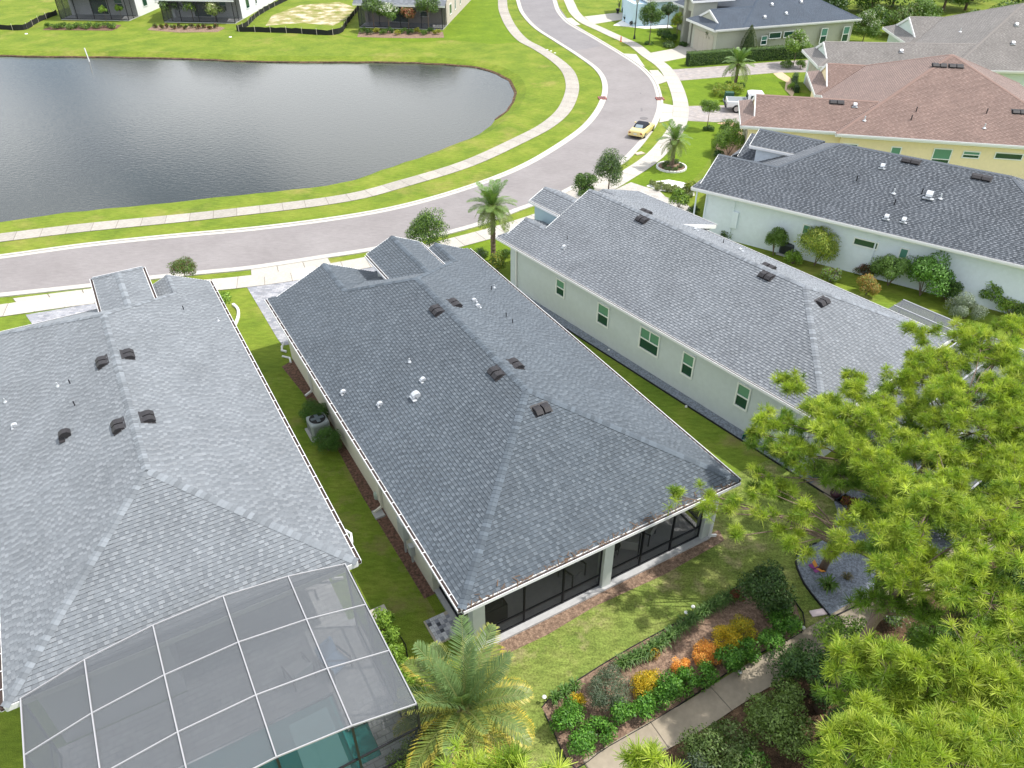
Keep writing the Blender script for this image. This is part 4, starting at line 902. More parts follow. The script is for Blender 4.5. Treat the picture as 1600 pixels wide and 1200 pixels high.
def wv(F, u0, px, py):      # point of a wall at local u0 seen at a pixel
    c, s = math.cos(F[2]), math.sin(F[2]); x = (px-800)/FPX; y = (600-py)/FPX; r = (x, _cp+y*_sp, -_sp+y*_cp)
    ox, oy = -F[0], -F[1]; lo = (ox*c+oy*s, -ox*s+oy*c); lr = (r[0]*c+r[1]*s, -r[0]*s+r[1]*c); t_ = (u0-lo[0])/lr[0]
    return lo[1]+lr[1]*t_, CAM_H+r[2]*t_
def wall_window(H, F, u0, p0, p1, rail):
    a = wv(F, u0, *p0); b = wv(F, u0, *p1); window(H, ('u', u0, -1), (a[0]+b[0])/2, abs(a[0]-b[0]), min(a[1], b[1]), max(a[1], b[1]), rail)
for p0, p1, r_ in (((1334, 374), (1376, 374), False), ((1409, 393), (1416, 396), True), ((1257, 348), (1268, 350), True)):
    a = wv(F4, .55, *p0)[0]; b = wv(F4, .55, *p1)[0]; z_ = (1.75, 2.25) if not r_ else (1.0, 2.3)
    window(H4, ('u', .55, -1), (a+b)/2, max(.5, abs(a-b)), z_[0], z_[1], r_)
for px in (1085, 1101, 1146, 1384): v_ = wv(F4, .55, px, 330)[0]; MB().box(.47, .549, v_-.04, v_+.04, .05, 2.95).build('downspout', M_w4, H4)
v_ = wv(F4, .55, 1147, 350)[0]; MB().box(.42, .549, v_-.2, v_+.2, .9, 2.0).build('meter_box', M_w4, H4, bevel=.02)

# ---- houses 5, 6, 7: two gabled wings in front of a pyramid hip -------------------------------
def house_b(label, F, W, Vm, v2, pal, mw, e=.14, du=.45, w2=(9.6, 13.33), win=(), vents=(), pipes=(), tower=None, apron_=True):
    H = make_house('house', label, *F); hw = W/2; ax, av = hw-du, Vm-hw; zA = HE+PT*hw; BV = Vm-W; E0 = W-du
    z1 = HE+PT*3.25; a0, r2 = w2; z2_ = HE+PT*(r2-a0); rv = Vm-(E0-r2)
    J = Vm-3.25
    LM, RM, BM, FM = (PT, 0, HE+PT*du), (-PT, 0, HE+PT*E0), (0, PT, HE-PT*BV), (0, -PT, HE+PT*Vm)
    ff = [([(-du, Vm), (ax, av), (-du, BV)], LM), ([(0, 0), (1, -1), (3.25, -1), (3.25, J), (0, Vm)], (PT, 0, HE)),
          ([(3.25, -1), (3.25, J), (6.5, Vm), (6.5, -.9), (5.5, -1)], (-PT, 0, HE+PT*6.5)),
          ([(-du, Vm), (ax, av), (r2, rv), (a0, Vm), (6.5, Vm), (3.25, J), (0, Vm)], FM),
          ([(ax, av), (r2, rv), (r2, v2-1), (E0-1, v2-1), (E0, v2), (E0, BV)], RM),
          ([(a0, v2), (a0+1, v2-1), (r2, v2-1), (r2, rv), (a0, Vm)], (PT, 0, HE-PT*a0)),
          ([(a0, v2), (a0+1, v2-1), (E0-1, v2-1), (E0, v2)], (0, -PT, HE+PT*v2)), ([(0, 0), (1, -1), (5.5, -1), (6.5, 0)], (0, -PT, HE)),
          ([(-du, BV), (E0, BV), (ax, av)], BM)]
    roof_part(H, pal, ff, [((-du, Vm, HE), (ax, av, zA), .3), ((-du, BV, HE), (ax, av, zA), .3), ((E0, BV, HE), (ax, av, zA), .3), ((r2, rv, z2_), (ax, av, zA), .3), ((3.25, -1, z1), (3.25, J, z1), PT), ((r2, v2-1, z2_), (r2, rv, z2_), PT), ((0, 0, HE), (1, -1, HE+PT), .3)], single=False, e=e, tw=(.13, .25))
    fascia(H, [((0, 0, HE), (0, Vm, HE)), ((-du, Vm, HE), (-du, BV, HE)), ((-du, Vm, HE), (0, Vm, HE)), ((0, 0, HE), (6.5, 0, HE)), ((6.5, 0, HE), (6.5, Vm, HE)), ((a0, v2, HE), (a0, Vm-.0, HE)), ((a0, v2, HE), (E0, v2, HE)), ((E0, v2, HE), (E0, BV, HE)), ((-du, BV, HE), (E0, BV, HE)), ((6.5, Vm, HE), (a0, Vm, HE)),
               ((1, -.96, HE+PT-.03), (3.25, -.96, z1-.02)), ((3.25, -.96, z1-.02), (5.5, -.96, HE+PT-.03)), ((a0+1, v2-.96, HE+PT-.03), (r2, v2-.96, z2_-.02)), ((r2, v2-.96, z2_-.02), (E0-1, v2-.96, HE+PT-.03))], h=.24, w=.08)
    gutter(H, (0, 0, HE), (0, Vm, HE), (-1, 0, 0), False); gutter(H, (-du, Vm, HE), (-du, BV, HE), (-1, 0, 0), False)
    walls(H, [(.5, 6.0, Vm-.5, -.7), (-du+.55, E0-.55, BV+.5, Vm-.5), (a0+.5, E0-.5, Vm-.5, v2-.7)], mw)
    soffit(H, [(.04, 6.46, Vm-.04, -.04), (-du+.04, E0-.04, BV+.04, Vm-.04), (a0+.04, E0-.04, Vm-.04, v2-.04)])
    gable(H, 1.15, 5.35, HE+PT-.1, z1-.1, -1.12, mw); gable(H, a0+1.15, E0-1.15, HE+PT-.1, z2_-.1, v2-1.12, mw, um=r2)
    garage_door(H, 1.1, 5.4, -.7)
    window(H, ('v', v2-.7, 1), r2, 1.6, .6, 2.3)
    for u0, c, w_, q0, q1, rl in win: window(H, ('u', u0, -1), c, w_, q0, q1, rl)
    pls = {'M': LM, 'W': (PT, 0, HE), 'B': BM}
    for u, v, p_ in vents: roof_vent(H, u, v, pls[p_], 'v', size=(1.0, .42))
    for u, v, p_, k_ in pipes: pipe_vent(H, u, v, pls[p_], k_, 1.1)
    return H
F5 = (17.5, 58.59, math.radians(78)); F6 = (*hloc((27.4, 81.5, math.radians(86)), -5.4, -2), math.radians(86)); F7 = (22.48, 91.25, math.radians(108))
def wp(F, u0, px, py): return wv(F, u0, px, py)[0]
win5 = [(.1, wp(F5, .1, x, y), w_, z0, z1, rl) for x, y, w_, z0, z1, rl in ((1330, 222, 1.1, 1.5, 2.3, False), (1401, 231, .75, .9, 2.3, True), (1472, 240, 1.3, .8, 2.4, True), (1519, 237, 1.2, 1.8, 2.35, True), (1577, 241, 1.9, 1.9, 2.4, False))]
house_b('brown roofed house with butter yellow walls at the right', F5, 17.5, -6.9, -6.4, 'brown', M_w5, win=win5,
        vents=[(2.87, -7.0, 'W'), (7.0, -14.6, 'M'), (7.0, -15.8, 'M'), (2.7, -19.8, 'M')],
        pipes=[(2.6, -8.3, 'W', 'hood'), (1.3, -12.2, 'M', 'dark'), (2.15, -12.6, 'M', 'dark'), (.95, -8.9, 'M', 'pipe'), (2.4, -17.5, 'M', 'dark'), (.94, -17.2, 'M', 'pipe')])
h5 = COL.objects['house.004'] if 'house.004' in COL.objects else None
house_b('weathered grey brown roofed house at the far right behind the brown roof', F6, 18.2, -12.0, -11.5, 'weathered', M_w6, w2=(9.6, 13.675), win=[(.1, wp(F6, .1, 1560, 120), 1.6, 1.0, 2.3, True)],
        vents=[], pipes=[(2.0, -8, 'W', 'hood'), (4.5, -14, 'M', 'pipe'), (5.5, -19.5, 'M', 'hood'), (3, -18.5, 'M', 'hood')])
win7 = [(.1, wp(F7, .1, x, y), w_, z0, z1, rl) for x, y, w_, z0, z1, rl in ((1195, 55, .8, 1.1, 2.1, True), (1212, 49, 1.6, 1.7, 2.4, False), (1235, 46, 1.6, 1.7, 2.4, False), (1288, 50, .9, .7, 2.4, True), (1323, 45, .9, .7, 2.4, True))]
H7 = house_b('olive grey house with a navy roof and a tall entry tower near the top', F7, 16, -3.4, -3.2, 'navy', M_w7, du=0, w2=(9.2, 12.6), win=win7,
        pipes=[(1.3, -7, 'M', 'hood'), (1.6, -10, 'M', 'hood'), (3.2, -9, 'M', 'hood'), (3.3, -13, 'M', 'hood')])
walls(H7, [(6.7, 7.2, -4, -.9), (8.5, 9.0, -4, -.9)], M_w7, 4.9, 'entry_wall'); walls(H7, [(7.2, 8.5, -1.4, -1.2)], M_w7, 4.9, 'entry_wall', 3.6); walls(H7, [(7.2, 8.5, -2.2, -2.1)], M_dark, 3.6, 'entry_door')
tf = [([(6.2, -6), (6.2, -.4), (7.85, -.4), (7.85, -6)], (PT, 0, 5.0-PT*6.2)), ([(9.5, -6), (9.5, -.4), (7.85, -.4), (7.85, -6)], (-PT, 0, 5.0+PT*9.5))]
roof_part(H7, 'navy', tf, [((7.85, -.4, 5.75), (7.85, -5, 5.75), PT)], single=False)
fascia(H7, [((6.2, -.4, 5.0), (6.2, -6, 5.0)), ((9.5, -.4, 5.0), (9.5, -6, 5)), ((6.2, -.38, 5), (7.85, -.38, 5.77)), ((7.85, -.38, 5.77), (9.5, -.38, 5))], h=.24); gable(H7, 6.7, 9, 4.9, 5.6, -.95, M_w7)

# ---- house 8: sky blue side wall, top ---------------------------------------------------------
F8 = (17.54, 108.23, math.radians(104))
H8 = make_house('house', 'sky blue house cut off by the top edge beside white stones', *F8)
W = 11
f8 = [([(0, 0), (5.5, 0), (5.5, -14.5), (0, -20)], (PT, 0, HE)), ([(W, 0), (5.5, 0), (5.5, -14.5), (W, -20)], (-PT, 0, HE+PT*W)), ([(0, -20), (W, -20), (5.5, -14.5)], (0, PT, HE+PT*20))]
roof_part(H8, 'weathered', f8, [], single=False, e=.3, tw=(.3, .5)); walls(H8, [(.5, W-.5, -19.5, -.5)], M_w8); soffit(H8, [(.04, W-.04, -19.9, -.04)]); fascia(H8, [((0, 0, HE), (0, -20, HE)), ((0, 0, HE), (W, 0, HE))], h=.24)
gable(H8, .5, W-.5, HE-.2, 5.4, -.6, M_w8); garage_door(H8, 1.2, 5.4, -.5); walls(H8, [(.5, 4.5, -.5, 1.6)], M_w8, 2.7, 'porch_wall')
for v_ in (-3.0, -7.5): MB().box(.42, .499, v_-.04, v_+.04, .05, 2.95).build('downspout', M_w8, H8)

# ---- three houses across the pond -----------------------------------------------------------
M_fscreen = screen_mat('far_porch_screen', (.06, .065, .08), .3)
def back_house(label, pL, pR, depth, mw, pal, trees=None, roof=True, skew=0):
    a = Vector(at(*pL)); b = Vector(at(*pR)); d = b-a; ang = math.atan2(d.y, d.x); W = d.length
    H = make_house('house', label, a.x, a.y, ang); D = 3.2
    MB().box(0, W, 0, D, 0, .1).build('porch_slab', M_slab, H)
    walls(H, [(.0, W, D, depth)], mw, 2.9)
    for u in (0.02, W-.42): MB().box(u, u+.4, D-.5, D-.02, .1, 2.9).build('column', mw, H)
    n = 4
    for i in range(n):
        u0, u1 = i*W/n, (i+1)*W/n
        s_ = MB().box(u0+.04, u1-.04, .0, .005, .1, 2.7).build('screen_panel', M_fscreen, H)
        MB().box(u0-.035, u0+.035, -.04, .04, .1, 2.75).box(u0+.04, u1-.04, -.03, .03, .12, .2).box(u0+.04, u1-.04, -.03, .03, 2.65, 2.75).build('frame', M_dark, s_)
    MB().box(W-.04, W+.04, -.04, .04, .1, 2.75).build('frame', M_dark, H)
    for u in (0, W-.005):
        s_ = MB().box(u, u+.005, .06, D-.5, .1, 2.7).build('screen_panel', M_screen, H); MB().box(u-.03, u+.03, 1.3, 1.36, .1, 2.7).build('frame', M_dark, s_)
    window(H, ('v', D, -1), W*.42, 2.4, .12, 2.3, False); window(H, ('v', D, -1), W*.72, 1.2, .9, 2.2)
    for v in (5.2, 8.4, 12): window(H, ('u', W, 1), v, 1.3 if v < 6 else .7, .9, 2.2, False)
    hw = W/2+.5; zz = 2.9; zt = 5.9; V0 = D+1.2
    walls(H, [(0, W, V0, depth)], mw, zt-.1, z0=2.9)
    ff = [([(-.5, -.4), (W+.5, -.4), (W+.5, V0), (-.5, V0)], (0, PT, zz+PT*.4)),
          ([(-.5, V0-.5), (W+.5, V0-.5), (W/2, V0-.5+hw)], (0, PT, zt-PT*(V0-.5))), ([(-.5, V0-.5), (W/2, V0-.5+hw), (W/2, depth-hw), (-.5, depth+.4)], (PT, 0, zt+PT*.5)), ([(W+.5, V0-.5), (W/2, V0-.5+hw), (W/2, depth-hw), (W+.5, depth+.4)], (-PT, 0, zt+PT*(W+.5)))]
    roof_part(H, pal, ff, [], single=False, e=.3, tw=(.3, .5))
    fascia(H, [((-.5, -.4, zz), (W+.5, -.4, zz)), ((-.5, V0-.5, zt), (W+.5, V0-.5, zt)), ((-.5, V0-.5, zt), (-.5, depth, zt)), ((W+.5, V0-.5, zt), (W+.5, depth, zt))])
    return H
back_house('grey screened porch house at the top left corner across the pond', (96, 31), (202, 33), 22, M_w9, 'silver')
back_house('white walled house with screened porch behind three small trees across the pond', (257, 35), (368, 37), 24, M_w9, 'silver')
back_house('tan house with a wide dark screened porch, rightmost across the pond', (562, 43), (692, 47), 22, M_w10, 'silver')

# ------------------------------------------------------------------ vegetation
vr = np.random.RandomState(5)
def rot_frame(n):
    """n random orthonormal frames"""
    a = vr.normal(size=(n, 3)); a /= np.linalg.norm(a, axis=1)[:, None]
    b = vr.normal(size=(n, 3)); b -= (a*b).sum(1)[:, None]*a; b /= np.linalg.norm(b, axis=1)[:, None]
    return a, b, np.cross(a, b)
def leaf_quads(C, D, size, droop=0, wid=.5):
    """leaf blades: C centres, D outward directions; each a kite quad"""
    n = len(C); D = D/np.linalg.norm(D, axis=1)[:, None]
    r = vr.normal(size=(n, 3)); r -= (r*D).sum(1)[:, None]*D; r /= np.linalg.norm(r, axis=1)[:, None]
    # blade lies roughly across the outward direction, tip swung outward
    ax = r*.85+D*vr.uniform(-.1, .8, (n, 1)); ax[:, 2] -= droop; ax /= np.linalg.norm(ax, axis=1)[:, None]
    sd = np.cross(ax, D); sd /= np.linalg.norm(sd, axis=1)[:, None]+1e-9
    s = size*vr.uniform(.7, 1.3, (n, 1)); w_ = s*wid
    V = np.stack([C, C+ax*s*.5+sd*w_*.5, C+ax*s, C+ax*s*.5-sd*w_*.5], 1).reshape(-1, 3)
    return V, np.arange(4*n).reshape(-1, 4)
def pal_pick(pal, n, jit=.18):
    P = np.array(pal); return P[vr.randint(len(P), size=n)]*vr.uniform(1-jit, 1+jit, (n, 1))
COV = 1.15
def cloud(rad, n, size, pal, clumps=14, hole=.3, zc=0, droop=0, wid=.5, flat=.0, top=None, cl_r=.42):
    """leaf crown of ellipsoid radii rad centred at height zc: leaves on many small clumps"""
    rad = np.array(rad, float)*1.13
    n = int(min(9000, max(n, COV*6.3*((rad[0]*rad[1])**.5*rad[2]*2)/(.5*size*size*wid))))
    d = vr.normal(size=(clumps, 3)); d[:, 2] = np.abs(d[:, 2])*1.0-.25; d /= np.linalg.norm(d, axis=1)[:, None]
    cc = d*rad*vr.uniform(.45, .82, (clumps, 1)); cr_ = cl_r*vr.uniform(.7, 1.25, clumps)*rad.mean()
    k = vr.randint(clumps, size=n); dd = vr.normal(size=(n, 3)); dd[:, 2] += .35; dd /= np.linalg.norm(dd, axis=1)[:, None]
    rr = vr.uniform(.55, 1.05, n)**.6
    C = cc[k]+dd*(cr_[k]*rr)[:, None]*np.array([1, 1, .85]); 
    cshade = vr.uniform(.86, 1.14, clumps)
    V, F = leaf_quads(C, dd, size, droop, wid); V[:, 2] += zc; col = pal_pick(pal, n)*cshade[k][:, None]
    if top is not None:
        m_ = (C[:, 2] > rad[2]*.25) & (vr.rand(n) < .6); col[m_] = pal_pick(top, m_.sum())
    V[:, 2] = np.maximum(V[:, 2], .02)
    return V, F, col
G_dark = [(.035, .08, .02), (.05, .105, .024), (.07, .135, .028)]
G_mid = [(.075, .145, .025), (.10, .18, .03), (.13, .215, .04)]
G_lime = [(.18, .30, .035), (.23, .36, .05), (.14, .24, .035)]
G_yel = [(.35, .33, .04), (.28, .30, .04), (.2, .24, .04)]
G_grey = [(.10, .14, .085), (.13, .17, .10), (.08, .115, .065)]
G_silv = [(.2, .25, .18), (.26, .3, .23), (.16, .2, .14)]
G_oran = [(.8, .36, .08), (.75, .42, .08), (.85, .46, .10), (.65, .28, .06)]
G_gold = [(.62, .42, .02), (.5, .38, .02), (.7, .5, .03), (.3, .28, .02)]
G_red = [(.12, .03, .02), (.2, .05, .02), (.08, .06, .02)]
G_olive = [(.09, .12, .03), (.12, .15, .04), (.07, .095, .025)]
def shrub(label, px, py, r, h, pal, n=700, size=.09, name='shrub', cat='shrub', group=None, top=None, clumps=14, wid=.5, z0=0, loc=None, stem=True, droop=0, cl_r=.42):
    p = at(px, py) if loc is None else loc
    t = thing(name, label, cat, (p[0], p[1], z0), group=group)
    V, F, c = cloud((r, r, h*.55), n, size, pal, clumps, zc=h*.48, top=top, wid=wid, droop=droop, cl_r=cl_r)
    link('foliage', mesh_np('foliage', V, F, c), M_leaf, t)
    if stem:
        mb = MB()
        for k in range(4):
            a = vr.uniform(0, 6.28); mb.tube([(0, 0, 0), (.3*r*math.cos(a), .3*r*math.sin(a), h*.35), (.55*r*math.cos(a), .55*r*math.sin(a), h*.7)], [.03, .02, .01], 5)
        mb.build('stem', M_bark, t)
    return t
def tree(label, px, py, h, rc, pal, n=2500, size=.11, trunk_r=.07, rz=None, group=None, top=None, zc=None, name='tree', cat='tree', loc=None, clumps=26, lean=0, cl_r=.34, wid=.5):
    p = at(px, py) if loc is None else loc
    t = thing(name, label, cat, (p[0], p[1], 0), group=group); rz = rz or rc*1.05; zc = zc or h-rz*.9
    mb = MB(); mb.tube([(0, 0, 0), (.02, .01, zc*.5), (.0, .03, zc*.9), (.05, 0, zc+rz*.4)], [trunk_r, trunk_r*.8, trunk_r*.65, trunk_r*.3], 8)
    for k in range(7):
        a = k*2.4+vr.uniform(-.3, .3); z_ = zc*.8+vr.uniform(-.1, .5)*rz*.6; q = rc*vr.uniform(.5, .8)
        mb.tube([(0, .02, z_), (q*.5*math.cos(a), q*.5*math.sin(a), z_+rz*.25), (q*math.cos(a), q*math.sin(a), z_+rz*vr.uniform(.3, .7))], [trunk_r*.45, trunk_r*.3, trunk_r*.12], 6)
    mb.build('trunk', M_bark, t, smooth=True)
    V, F, c = cloud((rc, rc, rz), n, size, pal, clumps, zc=zc, top=top, cl_r=cl_r, wid=wid); link('crown', mesh_np('crown', V, F, c), M_leaf, t)
    return t
def strappy(label, px, py, r, h, pal, n=60, name='liriope', cat='plant', group=None, w_=.03, loc=None):
    p = at(px, py) if loc is None else loc
    t = thing(name, label, cat, (p[0], p[1], 0), group=group); V = []; F = []; 
    for k in range(n):
        a = vr.uniform(0, 6.28); rr = r*vr.uniform(.5, 1.1); hh = h*vr.uniform(.6, 1.1); b = vr.uniform(0, .12, 2)-.06
        c, s = math.cos(a), math.sin(a); i = len(V); q = w_/2
        for f, z, ww in ((0, 0, 1), (.35, .75, 1), (.75, .95, .8), (1, .6, .1)):
            V += [(b[0]+rr*f*c-s*q*ww, b[1]+rr*f*s+c*q*ww, hh*z), (b[0]+rr*f*c+s*q*ww, b[1]+rr*f*s-c*q*ww, hh*z)]
        for j in range(3): F.append((i+2*j, i+2*j+1, i+2*j+3, i+2*j+2))
    col = np.repeat(pal_pick(pal, n), 3, 0)
    link('blades', mesh_np('blades', V, F, col), M_leaf, t); return t

# --- palms
def frond_mesh(L_, droop, pal, n=34, lw=.034, ll=.42, tipc=None, up=.35):
    """one feather frond along +x: arched rachis, two rows of leaflets"""
    V = []; F = []; C_ = []
    def P(t): return np.array([L_*t*(1-.12*t*t*droop), 0, L_*(up*t-droop*.75*t*t)])
    pal = np.array(pal)
    for k in range(12):
        a, b = P(k/12), P((k+1)/12); w0 = .022*(1-k/13)+.004; i = len(V)
        V += [a+(0, w0, 0), a-(0, w0, 0), b-(0, w0*.9, 0), b+(0, w0*.9, 0)]; F.append((i, i+1, i+2, i+3)); C_.append((.22, .22, .08))
    for k in range(n):
        t = .10+.9*k/n; o = P(t); tg = P(min(1, t+.02))-P(t-.02); tg /= np.linalg.norm(tg)
        l_ = ll*L_/1.9*(math.sin(math.pi*min(1, t*.85+.12))**.7)*(1 if t < .95 else .6)
        for s in (-1, 1):
            sd = np.array([0, s, 0.]); upv = np.cross(tg, (0, 1, 0)); upv = -upv if upv[2] < 0 else upv
            d = tg*vr.uniform(.55, .75)+sd*.8+upv*vr.uniform(.05, .3); d /= np.linalg.norm(d)
            e = o+d*l_*.6; e2 = e+(d*.9+np.array([0, 0, -.35]))*l_*.42; wv_ = np.cross(d, upv); wv_ /= np.linalg.norm(wv_)
            i = len(V); q = lw/2
            V += [o-wv_*q*.6, o+wv_*q*.6, e+wv_*q, e-wv_*q, e2+wv_*q*.1, e2-wv_*q*.1]; F += [(i, i+1, i+2, i+3), (i+3, i+2, i+4, i+5)]
            c = pal[vr.randint(len(pal))]*vr.uniform(.85, 1.15); C_ += [c, c if tipc is None else np.array(tipc)*vr.uniform(.8, 1.2)]
    me = mesh_np('frond', np.array(V), np.array(F), np.array(C_)); me.materials.append(M_frond); return me
FR_big = [frond_mesh(2.5, d, p, 42, .036, .46, tc_, u) for d, p, tc_, u in ((.35, [(.11, .18, .06), (.14, .215, .08)], None, .8), (.5, [(.12, .18, .05), (.16, .23, .07)], (.26, .28, .06), .6), (.65, [(.16, .22, .045), (.13, .17, .035)], (.38, .33, .05), .42), (.75, [(.3, .27, .04), (.2, .22, .04)], (.45, .36, .05), .2))]
FR_sm = [frond_mesh(1.9, d, p, 26, .05, .5, None, u) for d, p, u in ((.45, [(.11, .2, .05), (.14, .24, .06)], .8), (.75, [(.12, .2, .05), (.16, .24, .06)], .5), (.95, [(.2, .26, .06), (.15, .2, .05)], .2))]
def palm(label, loc, h, meshes, n, scale=1, tr=.16, spread=(1.15, -.35), rings=False, lean=(0, 0), group=None):
    t = thing('palm_tree', label, 'palm tree', loc, group=group)
    prof = []; mb = MB(); k_ = int(h/.12); lx, ly = lean
    pts = [(lx*(i/k_)**2, ly*(i/k_)**2, h*i/k_) for i in range(k_+1)]; rr = [tr*(1.15 if i < 2 else 1)*(1+(.13 if i % 2 else -.06)) for i in range(k_+1)]; rr[-1] = tr*1.5; 
    if k_ > 3: rr[-2] = tr*1.6
    mb.tube(pts, rr, 10); mb.build('trunk', M_pbark, t)
    # stubs of cut fronds under the crown
    top = Vector((lx, ly, h))
    st = MB()
    for i in range(14): a = i*2.4; st.tube([top+Vector((math.cos(a)*tr, math.sin(a)*tr, -.35+.02*i)), top+Vector((math.cos(a)*tr*2.3, math.sin(a)*tr*2.3, -.12+.02*i))], [.05, .03], 5)
    st.build('frond_stub', M_pbark, t, kind='stuff')
    for i in range(n):
        f = i/(n-1); el = spread[0]+(spread[1]-spread[0])*f**.9; az = i*2.39996+vr.uniform(-.15, .15)
        me = meshes[min(len(meshes)-1, int(f*len(meshes)))]
        o = bpy.data.objects.new('frond', me); COL.objects.link(o); o.parent = t; o.location = top; s = scale*vr.uniform(.88, 1.08)*(.8 if f < .12 else 1); o.scale = (s, s, s)
        o.rotation_euler = (vr.uniform(-.25, .25), -el*.75+.2, az)
    return t
palm('big feathery palm in the foreground with yellowing lower fronds', at(728, 1158, 0), 1.7, FR_big, 40, .95, .2, (1.25, -.1))
palm('tall palm beside the road, just behind the middle house', at(771, 408), 3.55, FR_sm, 40, .86, .15, (1.35, -.35))
palm('palm in the round white ringed bed on the front lawn', at(1049, 262), 2.1, FR_sm, 30, .82, .16, (1.35, -.2))
palm('palm rising from a ring of dark groundcover near the paved drive', at(1148, 136), 2.2, FR_sm, 32, .95, .16, (1.35, -.25))
palm('tiny potted palm by the white stones at the top', at(967, 17), .9, FR_sm, 10, .35, .06, (1.2, 0))

ORD = 'first second third fourth fifth sixth seventh eighth ninth tenth eleventh twelfth thirteenth fourteenth fifteenth sixteenth seventeenth eighteenth nineteenth twentieth'.split()
# --- planting bed behind the middle house
gb = 'planting bed behind the middle house'
shrub('dark glossy rounded tree at the upper right end of the planting bed', 1190, 955, .78, 2.1, G_dark+[(.06, .10, .03)], 4200, .085, clumps=30, name='small_tree', cat='tree', cl_r=.34)
shrub('fluffy grey green bush near the lower left end of the planting bed', 948, 1098, .68, 1.3, G_grey, 5200, .045, clumps=34, name='bush', cat='bush', cl_r=.33)
for px, py, r, h, pal, lab in ((1009, 1082, .46, .6, G_gold, 'golden croton beside the grey green bush'), (1062, 1047, .27, .35, G_oran, 'smallest salmon orange croton alone on the mulch'), (1100, 1030, .36, .55, G_oran, 'orange croton in front of the two golden ones'),
                               (1127, 1010, .42, .55, G_gold, 'golden croton touching the orange one'), (1158, 992, .40, .5, [(.45, .4, .03), (.5, .36, .02), (.3, .3, .03)], 'mustard croton farthest right in the planting bed'), (902, 1102, .17, .4, G_gold, 'tiny yellow croton at the left end of the bed'), (1021, 1028, .15, .3, G_gold+G_red, 'tiny yellow croton under the strappy border')):
    shrub(lab, px, py, r*1.18, h*1.1, pal, int(2600*r), .06, 'croton', 'croton', clumps=16, wid=.35)
grn = [(.07, .19, .02), (.10, .25, .03), (.14, .30, .04), (.045, .13, .015)]
for i, (px, py, r) in enumerate(((893, 1128, .42), (885, 1150, .35), (908, 1178, .5), (940, 1158, .42), (975, 1138, .38), (1008, 1122, .42), (1030, 1110, .36), (1048, 1097, .42), (1078, 1080, .4), (1103, 1070, .38), (1138, 1050, .42), (1170, 1032, .34), (1204, 1018, .44), (1226, 990, .5), (1216, 966, .42))):
    shrub(f'bright green glossy shrub along the path, {ORD[i]} from the lower left of its row', px-4, py-6, r*.97, .7+.3*(i % 3 == 1), grn, int(1900*r), .085, group='green shrubs lining the bed by the path', clumps=12)
for i in range(20):
    t_ = i/19; px, py = 972+(1142-972)*t_, 1042+(938-1042)*t_+math.sin(t_*6)*4
    strappy(f'strappy green border plant on the lawn edge, {ORD[i]} from the grey green bush', px, py, .36, .42, [(.05, .11, .02), (.08, .16, .03), (.12, .2, .05)], 60, group='strappy border plants along the lawn edge')
for px, py in ((868, 1096), (882, 1086), (898, 1078)): strappy('strappy green clump at the left corner of the bed, '+{868: 'leftmost', 882: 'middle', 898: 'rightmost'}[px]+' of three', px, py, .3, .4, [(.06, .14, .02), (.1, .2, .04)], 55, group='strappy clumps at the left corner of the bed')
shrub('dark red leaved plant at the end of the strappy border', 1149, 938, .22, .45, G_red, 400, .06)
strappy('arching green plant on the blue gravel', 1290, 921, .42, .5, [(.10, .2, .03), (.2, .28, .08), (.07, .14, .02)], 70, name='spider_lily', w_=.05)
strappy('small dry tuft on the blue gravel behind the arching plant', 1322, 905, .25, .3, [(.2, .17, .1), (.12, .12, .06)], 40, name='grass_tuft')
# --- shrubs along the cage and the houses
for i, (px, py, r) in enumerate(((600, 985, .3), (612, 1012, .34), (622, 1040, .36), (634, 1068, .36), (645, 1092, .36))):
    shrub(f'yellow green leafy shrub beside the pool cage, {ORD[i]} from the house', px, py, r, .9, G_lime, 900, .10, group='shrubs in a row beside the pool cage', clumps=12, wid=.4)
shrub('flowering dark shrub at the cage corner under the big palm', 668, 1140, .4, .9, G_dark+[(.5, .5, .5)], 900, .07)
shrub('olive bush at the bottom edge left of the big palm', 648, 1215, .6, 1.2, G_olive+G_lime, 2200, .07, clumps=20, cat='bush', name='bush')
rb = [(.05, .125, .02), (.07, .16, .03), (.10, .20, .04)]
shrub('clipped round shrub behind the white air conditioner', 495, 661, .6, 1.1, rb, 3200, .05, clumps=34, cl_r=.35)
shrub('clipped round shrub in front of the white air conditioner', 514, 704, .6, 1.05, rb, 3200, .05, clumps=34, cl_r=.35)
shrub('bright yellow green shrub at the front corner of the pewter roofed house', 350, 488, .55, 1.1, G_lime, 1600, .12, clumps=16)
tree('lollipop clipped tree beside the kerb left of the middle house', 293, 446, 1.55, .78, G_mid+G_red[:1]+[(.1, .14, .05)], 3200, .065, .035, rz=.56, clumps=40, cl_r=.36)
tree('bushy street tree behind the peaks of the middle house', 672, 396, 2.9, 1.25, G_mid+G_lime[:1]+G_dark, 3600, .10, .05, zc=1.35, rz=1.35, clumps=34)
tree('larger of the two street trees above the silver roof', 950, 302, 3.1, 1.05, G_mid+G_grey+G_dark, 3600, .10, .06, rz=1.55, zc=1.6, clumps=34)
tree('smaller street tree just left of the larger one above the silver roof', 914, 318, 2.1, .85, G_mid+G_dark, 2400, .10, .05, rz=1.1, zc=1.1, clumps=24)
shrub('golden yellow shrub at the front corner of the sage house', 777, 428, .45, 1.3, G_yel+G_mid, 1500, .09, clumps=18)
shrub('low grey green shrub under the tall roadside palm', 750, 402, .55, .45, G_mid+G_grey, 900, .08, clumps=14)
shrub('low dark shrub right of the tall roadside palm', 790, 402, .4, .5, G_mid, 700, .08)
